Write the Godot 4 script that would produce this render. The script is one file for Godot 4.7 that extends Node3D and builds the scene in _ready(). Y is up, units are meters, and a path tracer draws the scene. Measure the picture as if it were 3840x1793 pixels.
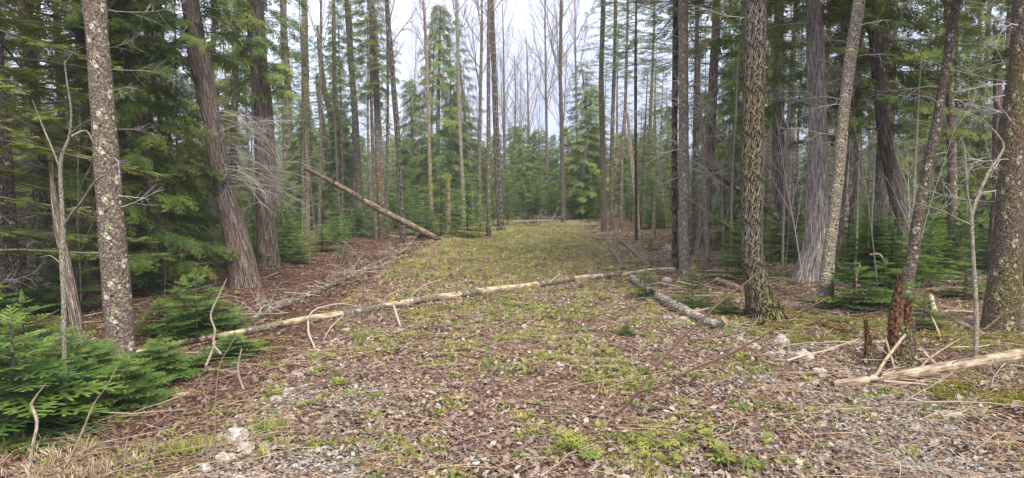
extends Node3D
# A grassy forest track in early spring: a felled pole lies across it, cedars and firs on both sides.

class G:
	var v := PackedVector3Array()
	var n := PackedVector3Array()
	var uv := PackedVector2Array()
	var c := PackedColorArray()
	var i := PackedInt32Array()
	var tints: Array = []
	func tri(a: Vector3, b: Vector3, d: Vector3, ca: Color, cb: Color, cd: Color) -> void:
		v.append(a); v.append(b); v.append(d)
		c.append(ca); c.append(cb); c.append(cd)
	func make_tints(list: Array) -> void:
		for t: Color in list:
			var k := PackedColorArray()
			for x in c:
				k.append(Color(x.r * t.r, x.g * t.g, x.b * t.b))
			tints.append(k)
	func put(xf: Transform3D, p: G, k: int) -> void:
		v.append_array(xf * p.v)
		c.append_array(p.tints[k])
	func mesh() -> ArrayMesh:
		var a := []
		a.resize(Mesh.ARRAY_MAX)
		a[Mesh.ARRAY_VERTEX] = v
		if n.size(): a[Mesh.ARRAY_NORMAL] = n
		if uv.size(): a[Mesh.ARRAY_TEX_UV] = uv
		if c.size(): a[Mesh.ARRAY_COLOR] = c
		a[Mesh.ARRAY_INDEX] = i if i.size() else PackedInt32Array(range(v.size()))
		var m := ArrayMesh.new()
		m.add_surface_from_arrays(Mesh.PRIMITIVE_TRIANGLES, a)
		return m

var rng := RandomNumberGenerator.new()
var lump := FastNoiseLite.new()
var M := {}
var P := {}          # prototype meshes
var used := {}

func V(x: float, y: float, z: float) -> Vector3:
	return Vector3(x, y, z)

func R(a: float, b: float) -> float:
	return rng.randf_range(a, b)

func rv() -> Vector3:
	return Vector3(R(-1, 1), R(-1, 1), R(-1, 1))

func smooth(a: float, b: float, x: float) -> float:
	return smoothstep(a, b, x)

# ---------------------------------------------------------------- ground shape
func track_x(d: float) -> float:
	return 0.75 * exp(-(d - 2.0) * (d - 2.0) / 30.0) + 0.0015 * pow(maxf(d - 12.0, 0.0), 2.0)

func h(x: float, z: float) -> float:
	var s := x - track_x(minf(-z, 45.0))
	return -0.30 * smooth(2.3, 4.4, -s) + 0.12 * smooth(2.6, 4.6, s) + 0.05 * sin(0.7 * x + 1.0) * sin(0.6 * z) + 0.02 * sin(2.3 * x) * sin(1.9 * z + 0.5)

func gp(x: float, z: float, up := 0.0) -> Vector3:
	return Vector3(x, h(x, z) + up, z)

# ---------------------------------------------------------------- naming
func numbered(called: String) -> String:
	if not used.has(called):
		used[called] = 0
		return called
	used[called] += 1
	return "%s_%03d" % [called, used[called]]

func tag(o: Node3D, label: String, category: String, group := "", kind := "") -> void:
	if label: o.set_meta("label", label)
	if category: o.set_meta("category", category)
	if group: o.set_meta("group", group)
	if kind: o.set_meta("kind", kind)

func thing(called: String, label: String, category: String, at: Vector3, group := "") -> Node3D:
	var o := Node3D.new()
	o.name = numbered(called)
	add_child(o)
	o.position = at
	tag(o, label, category, group)
	return o

func part(called: String, m: Mesh, mat: Material, parent: Node3D) -> MeshInstance3D:
	var o := MeshInstance3D.new()
	o.name = called
	o.mesh = m
	o.material_override = mat
	parent.add_child(o, true)
	return o

func single(called: String, m: Mesh, mat: Material, label: String, category: String, at: Vector3, group := "", kind := "") -> MeshInstance3D:
	var o := MeshInstance3D.new()
	o.name = numbered(called)
	o.mesh = m
	o.material_override = mat
	add_child(o)
	o.position = at
	tag(o, label, category, group, kind)
	return o

func scatter(called: String, label: String, category: String, m: Mesh, mat: Material, xs: Array, cs: Array, parent: Node3D = null) -> void:
	var mm := MultiMesh.new()
	mm.transform_format = MultiMesh.TRANSFORM_3D
	mm.use_colors = true
	mm.mesh = m
	mm.instance_count = xs.size()
	for k in xs.size():
		mm.set_instance_transform(k, xs[k])
		mm.set_instance_color(k, cs[k])
	var o := MultiMeshInstance3D.new()
	o.name = numbered(called)
	o.multimesh = mm
	o.material_override = mat
	add_child(o)
	tag(o, label, category, "", "stuff")

# ---------------------------------------------------------------- geometry helpers
func tube(g: G, pts: Array, rad: Array, sides: int, col: Color, opt := {}) -> void:
	var tw: float = opt.get("tw", 0.5)
	var th: float = opt.get("th", 1.0)
	var rough: float = opt.get("rough", 0.0)
	var lobes: float = opt.get("lobes", 0.0)
	var moss: float = opt.get("moss", 0.0)
	var nlobe: float = opt.get("nlobe", 5.0)
	var ph: float = opt.get("phase", 0.0)
	var jag: float = opt.get("jag", 0.0)
	var t: Vector3 = (pts[1] - pts[0]).normalized()
	var b1 := t.cross(Vector3.RIGHT if absf(t.x) < 0.8 else Vector3.UP).normalized()
	var first := g.v.size()
	var along: float = opt.get("v0", 0.0)
	var reps := maxf(1.0, roundf(TAU * float(rad[0]) / tw))
	var last := pts.size() - 1
	for k in pts.size():
		if k > 0:
			along += (pts[k] - pts[k - 1]).length()
		var tn: Vector3 = (pts[mini(k + 1, last)] - pts[maxi(k - 1, 0)]).normalized()
		b1 = (b1 - tn * b1.dot(tn)).normalized()
		var b2 := tn.cross(b1)
		for j in sides + 1:
			var a := TAU * (j % sides) / sides
			var dir := b1 * cos(a) + b2 * sin(a)
			var r: float = rad[k]
			if lobes > 0.0:
				r *= 1.0 + lobes * exp(-along / 0.28) * (0.35 + maxf(0.0, cos(a * nlobe + ph)))
			var pos: Vector3 = pts[k] + dir * r
			if rough > 0.0:
				pos += dir * r * rough * lump.get_noise_3dv(pos * 6.0 + Vector3(ph * 7.0, 0, 0)) * 1.6
			if jag > 0.0 and k == last:
				pos += tn * jag * lump.get_noise_2d(j % sides * 37.0, ph * 91.0) * 2.0
			g.v.append(pos)
			g.n.append(dir)
			g.uv.append(Vector2(reps * j / sides, -along / th))
			if moss > 0.0:
				var w := clampf(moss * exp(-along / 0.45) * (0.7 + 1.2 * lump.get_noise_3dv(pos * 14.0)) + 0.35 * smooth(0.08, 0.4, lump.get_noise_3dv(pos * 5.0)), 0.0, 1.0)
				g.c.append(col.lerp(Color(0.66, 0.70, 0.13), w))
			else:
				g.c.append(col)
	var w1 := sides + 1
	for k in last:
		for j in sides:
			var q := first + k * w1 + j
			g.i.append_array(PackedInt32Array([q, q + w1, q + w1 + 1, q, q + w1 + 1, q + 1]))
	if opt.get("caps", false):
		for e in 2:
			var k: int = 0 if e == 0 else last
			var tn: Vector3 = (pts[1] - pts[0]).normalized() * -1.0 if e == 0 else (pts[last] - pts[last - 1]).normalized()
			var c0 := g.v.size()
			g.v.append(pts[k] - tn * float(rad[k]) * (0.5 if jag > 0.0 else -0.05)); g.n.append(tn); g.uv.append(Vector2(0.5, 0.5)); g.c.append(col)
			for j in sides + 1:
				var q := first + k * w1 + j
				g.v.append(g.v[q]); g.n.append(tn); g.uv.append(g.uv[q] + Vector2(0, 0.1)); g.c.append(col)
			for j in sides:
				if e == 0: g.i.append_array(PackedInt32Array([c0, c0 + 1 + j, c0 + 2 + j]))
				else: g.i.append_array(PackedInt32Array([c0, c0 + 2 + j, c0 + 1 + j]))

func resample(pts: Array, rad: Array, step: float) -> Array:
	var op := []
	var orr := []
	for k in pts.size() - 1:
		var a: Vector3 = pts[k]
		var b: Vector3 = pts[k + 1]
		var p0: Vector3 = pts[k - 1] if k > 0 else a * 2.0 - b
		var p3: Vector3 = pts[k + 2] if k + 2 < pts.size() else b * 2.0 - a
		var m := maxi(1, int(ceil((b - a).length() / step)))
		for s in m:
			var u := float(s) / m
			op.append(a.cubic_interpolate(b, p0, p3, u))
			orr.append(lerpf(rad[k], rad[k + 1], u))
	op.append(pts[-1])
	orr.append(rad[-1])
	return [op, orr]

# a twig that forks: p start, d direction, length, radius, level, bend = pull per length, wig = crookedness
func twig(g: G, p: Vector3, d: Vector3, length: float, r: float, lvl: int, bend: Vector3, wig: float, kids: int, col: Color, spread := 0.8, tips = null) -> void:
	var n := 7 if lvl >= 2 else (5 if lvl == 1 else 4)
	var pts := [p]
	var rad := [r]
	var dirs := [d]
	for k in n:
		d = (d + bend * (length / n) + rv() * wig).normalized()
		p += d * length / n
		pts.append(p)
		dirs.append(d)
		rad.append(r * lerpf(1.0, 0.3, float(k + 1) / n))
	tube(g, pts, rad, 5 if r > 0.014 else 3, col)
	if tips != null and lvl == 0: tips.append([p, d])
	if lvl > 0:
		var side := 1.0
		for k in kids:
			var u := lerpf(0.22, 0.97, (k + R(0.1, 0.9)) / kids) * n
			var q := int(u)
			var at: Vector3 = pts[q].lerp(pts[mini(q + 1, n)], u - q)
			var ax: Vector3 = dirs[q].cross(rv()).normalized()
			if absf(ax.y) < 0.5: ax = (ax + Vector3.UP * side * 0.9).normalized()
			var cd: Vector3 = dirs[q].rotated(ax, R(0.55, 1.2) * spread * side)
			side = -side
			twig(g, at, cd, length * R(0.3, 0.62) * (1.0 - 0.45 * u / n), r * R(0.45, 0.62) * (1.0 - 0.4 * u / n), lvl - 1, bend, wig * 1.1, maxi(2, kids - 2), col, spread, tips)

# ---------------------------------------------------------------- foliage pieces
const DEAD := Color(0.33, 0.305, 0.285)
var green_fir := [Color(0.058, 0.118, 0.028), Color(0.086, 0.158, 0.034), Color(0.112, 0.188, 0.038), Color(0.150, 0.225, 0.046)]
var green_cedar := [Color(0.058, 0.100, 0.024), Color(0.084, 0.136, 0.028), Color(0.112, 0.168, 0.032), Color(0.145, 0.200, 0.036), Color(0.118, 0.126, 0.034)]
var green_hemlock := [Color(0.130, 0.165, 0.032), Color(0.160, 0.192, 0.036), Color(0.185, 0.212, 0.040), Color(0.100, 0.132, 0.028)]

func needles(g: G, p: Vector3, d: Vector3, length: float, flat: Vector3, nl: float, step: float) -> void:
	var side := d.cross(flat).normalized()
	var up := side.cross(d).normalized()
	var n := maxi(2, int(length / 0.045))
	var bright := R(0.72, 1.15)
	for k in n:                                               # the needles that lie close together make a flat strip, folded a little along the twig
		var u0 := float(k) / n
		var u1 := float(k + 1) / n
		var w0 := nl * 0.5 * (1.0 - 0.55 * u0)
		var w1 := nl * 0.5 * (1.0 - 0.55 * u1)
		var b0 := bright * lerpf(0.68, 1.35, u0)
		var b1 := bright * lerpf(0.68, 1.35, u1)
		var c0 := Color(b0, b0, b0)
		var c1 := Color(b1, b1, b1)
		var a0 := p + d * length * u0
		var a1 := p + d * length * u1
		for s in [-1.0, 1.0]:
			var e0: Vector3 = a0 + side * s * w0 + up * w0 * 0.22 + d * w0 * 0.5
			var e1: Vector3 = a1 + side * s * w1 + up * w1 * 0.22 + d * w1 * 0.5
			g.tri(a0, e0, e1, c0, c0, c1)
			g.tri(a0, e1, a1, c0, c1, c1)
	var m := int(length / step)
	for k in m:                                               # and the single ones fringe it
		var u := (k + R(0.0, 0.9)) / m
		var at := p + d * length * u
		var l := nl * R(0.9, 1.3) * (1.0 - 0.4 * u)
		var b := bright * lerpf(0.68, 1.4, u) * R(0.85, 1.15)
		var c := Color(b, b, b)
		for s in [-1.0, 1.0]:
			var tip: Vector3 = at + (d * R(0.5, 0.8) + side * s * R(0.6, 0.95) + up * R(0.0, 0.45)).normalized() * l
			g.tri(at - d * 0.003, tip, at + d * 0.003, c, c, c)

func frond(length: float, step: float, nl: float) -> G:      # a flat spray of a young fir, lying along +x
	var g := G.new()
	var x := 0.0
	needles(g, Vector3.ZERO, Vector3(1, 0.0, 0), length, Vector3.UP, nl, step)
	var side := 1.0
	x = length * 0.12
	while x < length * 0.94:
		var l := minf(0.55 * (length - x), length * 0.40) * R(0.7, 1.1) + 0.02
		var d := Vector3(R(0.55, 0.8), R(-0.05, 0.10), side * R(0.75, 0.95)).normalized()
		needles(g, Vector3(x, 0, 0), d, l, Vector3(0, 1, 0).rotated(Vector3.RIGHT, R(-0.2, 0.2)), nl, step)
		if l > 0.10:
			for s in [-1.0, 1.0]:
				var q := l * R(0.35, 0.6)
				needles(g, Vector3(x, 0, 0) + d * q, (d.rotated(Vector3.UP, s * R(0.6, 0.9))).normalized(), (l - q) * R(0.5, 0.8), Vector3.UP, nl, step)
		side = -side
		x += length * 0.055 + 0.006
	g.make_tints(green_fir)
	return g

func blade(g: G, p: Vector3, d: Vector3, side: Vector3, l: float, w: float, col: Color) -> void:   # one pointed leaf shape, two triangles
	var m := p + d * l * 0.45
	g.tri(p, m + side * w, p + d * l, col, col, col)
	g.tri(p, p + d * l, m - side * w, col, col, col)

func fir_spray(length: float, w: float) -> G:               # a lighter spray for trees further off
	var g := G.new()
	blade(g, Vector3.ZERO, Vector3.RIGHT, Vector3(0, 0.2, 1).normalized(), length, w * 0.6, Color.WHITE)
	var x := 0.06
	var side := 1.0
	while x < length * 0.95:
		var l := 0.55 * (length - x) * R(0.7, 1.15) + 0.03
		var d := Vector3(R(0.6, 0.9), R(-0.14, 0.1), side * R(0.7, 0.95)).normalized()
		var s := d.cross(Vector3(0, 1, 0).rotated(d, R(-0.6, 0.6))).normalized()
		var b := R(0.78, 1.25)
		blade(g, Vector3(x, 0, 0), d, s, l, w * R(0.7, 1.1), Color(b, b, b))
		side = -side
		x += 0.021
	return g

func cedar_spray(length: float, w: float, levels: int) -> G:  # flat fan of scale-leaves, droops at the tips
	var g := G.new()
	cedar_fan(g, Vector3.ZERO, Vector3.RIGHT, Vector3(0, 0, 1), length, w, levels)
	return g

func cedar_fan(g: G, p: Vector3, d: Vector3, side: Vector3, length: float, w: float, levels: int) -> void:
	var b := R(0.78, 1.22)
	var c := Color(b * 1.05, b * 1.05, b)
	if levels == 0:
		blade(g, p, d, side, length, w * 1.3, c)
		return
	var n := 7 if levels == 2 else 4
	var q := p
	var dd := d
	var s := 1.0
	for k in n:
		var e := q + dd * length / n
		var ww := w * lerpf(1.0, 0.5, float(k) / n)
		g.tri(q - side * ww, e, q + side * ww, c, c, c)
		var rest := length * (1.0 - float(k) / n)
		for m in (2 if levels == 1 and k < 3 else 1):
			var f: Vector3 = (dd * R(0.6, 0.95) + side * s * R(0.6, 0.95) + Vector3.DOWN * R(-0.05, 0.25)).normalized()
			cedar_fan(g, q.lerp(e, R(0.1, 0.9)), f, f.cross(side.cross(dd)).normalized(), maxf(rest * R(0.42, 0.66), length * 0.16), w * 0.9, levels - 1)
			s = -s
		q = e
		dd = (dd + Vector3.DOWN * 0.10).normalized()

func face(out: Vector3, up: Vector3) -> Basis:               # +x along out, +y near up
	var x := out.normalized()
	var z := x.cross(up).normalized()
	return Basis(x, z.cross(x), z)

# a crown: limbs round the stem from 0 to H, each carrying sprays.  style: 0 cedar, 1 fir, 2 hemlock
func crown(H: float, rad: float, nb: int, style: int, shape: float, gap: float, big := 1.0) -> Array:
	var g := G.new()
	var w := G.new()
	var az := R(0, TAU)
	var protos: Array = P.sprays[style]
	var nt: int = protos[0].tints.size()
	for b in nb:
		var t := (b + R(0, 1)) / nb
		az += 2.39996 + R(-0.5, 0.5)
		var L := rad * (pow(1.0 - t, shape) * R(0.55, 1.15) + 0.06)
		if style == 0: L *= lerpf(0.72, 1.0, smooth(0.0, 0.25, t))
		var y := H * t
		var o := Vector3(cos(az), 0, sin(az))
		var rise := 0.05 if style == 0 else (R(-0.25, 0.05) if t < 0.6 else 0.25)
		var sag := -0.35 if style == 0 else -0.2
		if style == 2: rise = R(-0.1, 0.15); sag = -0.3
		var n := maxi(3, int(L / gap))
		var pts := []
		var rr := []
		for k in 5:
			var u := k / 4.0
			pts.append(Vector3(0, y, 0) + o * L * u + Vector3.UP * L * (rise * u + sag * u * u + 0.18 * u * u * u))
			rr.append(lerpf(0.008 + 0.007 * L, 0.003, u))
		tube(w, pts, rr, 3, Color(0.16, 0.14, 0.12))
		var bt := rng.randi_range(0, nt - 1)
		for k in n:
			var u := lerpf(0.22 if style == 0 else 0.12, 1.0, (k + R(0, 1)) / n)
			var q := minf(u * 4.0, 3.999)
			var at: Vector3 = pts[int(q)].lerp(pts[int(q) + 1], q - int(q))
			for s in [-1.0, 1.0]:
				if R(0, 1) < 0.12: continue
				var dir: Vector3 = o.rotated(Vector3.UP, s * R(0.25, 1.0) * (1.15 - 0.6 * u))
				if style == 0: dir = (dir + Vector3.DOWN * R(0.15, 0.95)).normalized()
				elif style == 1: dir = (dir + Vector3.UP * R(-0.35, 0.3)).normalized()
				else: dir = (dir + Vector3.DOWN * R(-0.1, 0.4)).normalized()
				var bs := face(dir, (Vector3.UP + rv() * (0.75 if style == 0 else 0.3)).normalized())
				var tk := bt if R(0, 1) < 0.6 else rng.randi_range(0, nt - 1)
				g.put(Transform3D(bs.scaled_local(Vector3.ONE * big * R(0.75, 1.3) * lerpf(0.85, 1.05, 1.0 - u)), at), protos[rng.randi_range(0, protos.size() - 1)], tk)
	return [g.mesh(), w.mesh()]

# ---------------------------------------------------------------- textures
func grey(w: int, hh: int, freq: float, seed_: int, type := FastNoiseLite.TYPE_SIMPLEX_SMOOTH, oct := 3) -> PackedByteArray:
	var f := FastNoiseLite.new()
	f.noise_type = type
	f.seed = seed_
	f.frequency = freq
	f.fractal_octaves = oct
	var im := f.get_seamless_image(w, hh)
	im.convert(Image.FORMAT_L8)
	return im.get_data()

func stretched(w: int, hh: int, small: int, freq: float, seed_: int, oct := 3) -> PackedByteArray:
	var f := FastNoiseLite.new()
	f.noise_type = FastNoiseLite.TYPE_SIMPLEX_SMOOTH
	f.seed = seed_
	f.frequency = freq
	f.fractal_octaves = oct
	var im := f.get_seamless_image(w, small)
	im.convert(Image.FORMAT_L8)
	im.resize(w, hh, Image.INTERPOLATE_CUBIC)
	return im.get_data()

func tex(w: int, hh: int, rgb: PackedByteArray) -> ImageTexture:
	return ImageTexture.create_from_image(Image.create_from_data(w, hh, false, Image.FORMAT_RGB8, rgb))

func tex1(w: int, hh: int, l: PackedByteArray) -> ImageTexture:
	return ImageTexture.create_from_image(Image.create_from_data(w, hh, false, Image.FORMAT_L8, l))

func solid(called: String, rough := 0.9, spec := 0.3) -> StandardMaterial3D:
	var m := StandardMaterial3D.new()
	m.resource_name = called
	m.roughness = rough
	m.metallic_specular = spec
	m.vertex_color_use_as_albedo = true
	return m

func bark(called: String, dark: Color, mid: Color, light: Color, kind: String, relief: float) -> StandardMaterial3D:
	var w := 256
	var hh := 512
	var a: PackedByteArray
	var b := grey(w, hh, 0.06, 7 + called.length())
	var blot := grey(w, hh, 0.018, 17 + called.length(), FastNoiseLite.TYPE_SIMPLEX_SMOOTH, 4)
	match kind:
		"fibre": a = stretched(w, hh, 22, 0.075, 3, 3)
		"furrow": a = stretched(w, hh, 150, 0.028, 5, 2)
		"streak": a = stretched(w, hh, 9, 0.05, 9, 4)
		"plates": a = stretched(w, hh, 300, 0.05, 11, 2)
		_: a = grey(w, hh, 0.045, 13, FastNoiseLite.TYPE_SIMPLEX_SMOOTH, 4)
	var rgb := PackedByteArray()
	rgb.resize(w * hh * 3)
	var hm := PackedByteArray()
	hm.resize(w * hh)
	var line := stretched(w, hh, 512, 0.02, 21, 2)
	for k in w * hh:
		var x := a[k] / 255.0
		var y := b[k] / 255.0
		if kind == "furrow":
			x = clampf(1.0 - absf(x * 2.0 - 1.0) * 2.6, 0.0, 1.0)      # dark network where the noise crosses its middle
			x = clampf((1.0 - x) * 0.95 - 0.02 + (y - 0.5) * 0.7, 0.0, 1.0)
		elif kind == "fibre":
			x = clampf((x - 0.5) * 1.9 + 0.5 + (y - 0.5) * 0.45, 0.0, 1.0)
		elif kind == "streak":
			x = clampf((x - 0.5) * 0.8 + 0.58 + (y - 0.5) * 0.55 + (blot[k] / 255.0 - 0.5) * 0.8, 0.0, 1.0)
		else:
			x = clampf((x - 0.5) * 1.6 + 0.45 + (y - 0.5) * 0.9, 0.0, 1.0)
		var c := dark.lerp(mid, x * 2.0) if x < 0.5 else mid.lerp(light, x * 2.0 - 1.0)
		var q := blot[k] / 255.0
		c = c * (0.82 + 0.36 * q)
		rgb[k * 3] = clampi(int(c.r * 255), 0, 255)
		rgb[k * 3 + 1] = clampi(int(c.g * 255), 0, 255)
		rgb[k * 3 + 2] = clampi(int(c.b * 255), 0, 255)
		hm[k] = int(x * 255)
	if kind == "lichen" or kind == "plates":
		var r2 := RandomNumberGenerator.new()
		r2.seed = 55 + called.length()
		var many := 60 if kind == "lichen" else 22
		var nest := Vector2i(60, 60)
		for s in many + 99:
			var big := s < many
			var cx := r2.randi_range(0, w - 1)
			var cy := r2.randi_range(0, hh - 1)
			if big and s % 6 > 0:                             # lichens keep together in colonies, with bare bark between
				cx = nest.x + int(r2.randfn(0.0, 26.0))
				cy = nest.y + int(r2.randfn(0.0, 34.0))
			elif big: nest = Vector2i(cx, cy)
			var rr := r2.randf_range(4.0, 21.0) * r2.randf_range(0.45, 1.0) if big else r2.randf_range(1.0, 2.2)
			var cc: Color = [Color(0.66, 0.66, 0.60), Color(0.58, 0.61, 0.50), Color(0.74, 0.74, 0.70), Color(0.50, 0.50, 0.36)][r2.randi_range(0, 3)] if big else (Color(0.16, 0.13, 0.12) if s % 3 else Color(0.60, 0.56, 0.50))
			if s >= many + 90:                                # old branch scars
				rr = r2.randf_range(6.0, 11.0)
				cc = Color(0.13, 0.105, 0.09)
			var e := int(rr + 3)
			for dy in range(-e, e + 1):
				for dx in range(-e, e + 1):
					var px := posmod(cx + dx, w)
					var py := posmod(cy + dy, hh)
					var k := py * w + px
					var dist := sqrt(dx * dx + dy * dy * 0.8) + (b[k] / 255.0 - 0.5) * rr * 1.4
					if dist < rr:
						var al := 0.85 * smooth(rr, rr * 0.6, dist)
						for ch in 3:
							rgb[k * 3 + ch] = int(lerpf(rgb[k * 3 + ch], cc[ch] * 255.0 * (0.85 + 0.3 * a[k] / 255.0), al))
						if not big: hm[k] = 255 if s % 3 == 0 else 40
	var m := solid(called, 0.95, 0.25)
	m.albedo_texture = tex(w, hh, rgb)
	m.heightmap_enabled = true
	m.heightmap_texture = tex1(w, hh, hm)
	m.heightmap_scale = relief
	return m

func ground_material() -> StandardMaterial3D:
	var s := 1024
	var cell := grey(s, s, 0.055, 31, FastNoiseLite.TYPE_CELLULAR, 1)
	var fine := grey(s, s, 0.12, 32)
	var broad := grey(s, s, 0.012, 33)
	var f2 := grey(s, s, 0.03, 34)
	var rgb := PackedByteArray()
	rgb.resize(s * s * 3)
	var pal := [Color(0.43, 0.345, 0.30), Color(0.61, 0.49, 0.435), Color(0.75, 0.635, 0.58), Color(0.52, 0.41, 0.37)]
	for k in s * s:
		var x := cell[k] / 255.0
		var y := fine[k] / 255.0
		var c: Color = pal[int(f2[k] * 9) & 3]
		var b := 0.62 + 0.45 * x + 0.35 * (y - 0.5) + 0.3 * (broad[k] / 255.0 - 0.5)
		rgb[k * 3] = clampi(int(c.r * b * 255), 0, 255)
		rgb[k * 3 + 1] = clampi(int(c.g * b * 255), 0, 255)
		rgb[k * 3 + 2] = clampi(int(c.b * b * 255), 0, 255)
	var m := solid("leaf strewn soil", 0.95, 0.2)
	m.albedo_texture = tex(s, s, rgb)
	m.uv1_triplanar = true
	m.uv1_world_triplanar = true
	m.uv1_scale = Vector3.ONE * 0.42
	m.heightmap_enabled = true
	m.heightmap_texture = tex1(s, s, fine)
	m.heightmap_scale = 1.2
	return m

func materials() -> void:
	M.cedar = bark("cedar bark", Color(0.29, 0.25, 0.225), Color(0.45, 0.405, 0.38), Color(0.62, 0.575, 0.55), "fibre", 1.6)
	M.fir = bark("fir bark with lichen", Color(0.30, 0.265, 0.24), Color(0.40, 0.36, 0.33), Color(0.53, 0.49, 0.46), "lichen", 0.7)
	M.cedar_pale = bark("weathered grey cedar bark", Color(0.36, 0.325, 0.305), Color(0.55, 0.515, 0.495), Color(0.70, 0.67, 0.65), "fibre", 1.6)
	M.fir_pale = bark("pale fir bark, lichened.", Color(0.36, 0.33, 0.30), Color(0.50, 0.465, 0.43), Color(0.63, 0.60, 0.56), "lichen", 0.7)
	M.pale = bark("pale sapling bark", Color(0.44, 0.42, 0.39), Color(0.60, 0.575, 0.54), Color(0.72, 0.70, 0.66), "plates", 0.3)
	M.ash = bark("furrowed bark", Color(0.12, 0.098, 0.085), Color(0.29, 0.262, 0.240), Color(0.60, 0.575, 0.555), "furrow", 2.6)
	M.thin = bark("grey spotted bark", Color(0.20, 0.18, 0.165), Color(0.36, 0.325, 0.30), Color(0.52, 0.48, 0.45), "plates", 0.6)
	M.bleach = bark("bleached bare wood!", Color(0.33, 0.28, 0.235), Color(0.56, 0.495, 0.425), Color(0.68, 0.62, 0.55), "streak", 0.5)
	M.dry_wood = bark("dry bright bare wood", Color(0.46, 0.41, 0.355), Color(0.68, 0.62, 0.55), Color(0.78, 0.73, 0.67), "streak", 0.5)
	M.rot = bark("rotten orange wood!!", Color(0.13, 0.095, 0.08), Color(0.40, 0.30, 0.22), Color(0.62, 0.48, 0.35), "streak", 2.5)
	M.twig = solid("twig bark", 0.9, 0.25)
	M.leaf = solid("green needles", 0.55, 0.35)
	M.leaf.backlight_enabled = true
	M.leaf.backlight = Color(0.78, 0.78, 0.78)
	M.dry = solid("dry leaves", 0.75, 0.3)
	M.dry.backlight_enabled = true
	M.dry.backlight = Color(0.3, 0.3, 0.3)
	M.soil = ground_material()
	M.stone = bark("pale stone", Color(0.46, 0.435, 0.42), Color(0.60, 0.57, 0.55), Color(0.72, 0.69, 0.67), "grain", 0.5)
	M.stone.uv1_triplanar = true
	M.stone.uv1_scale = Vector3.ONE * 2.0

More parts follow.
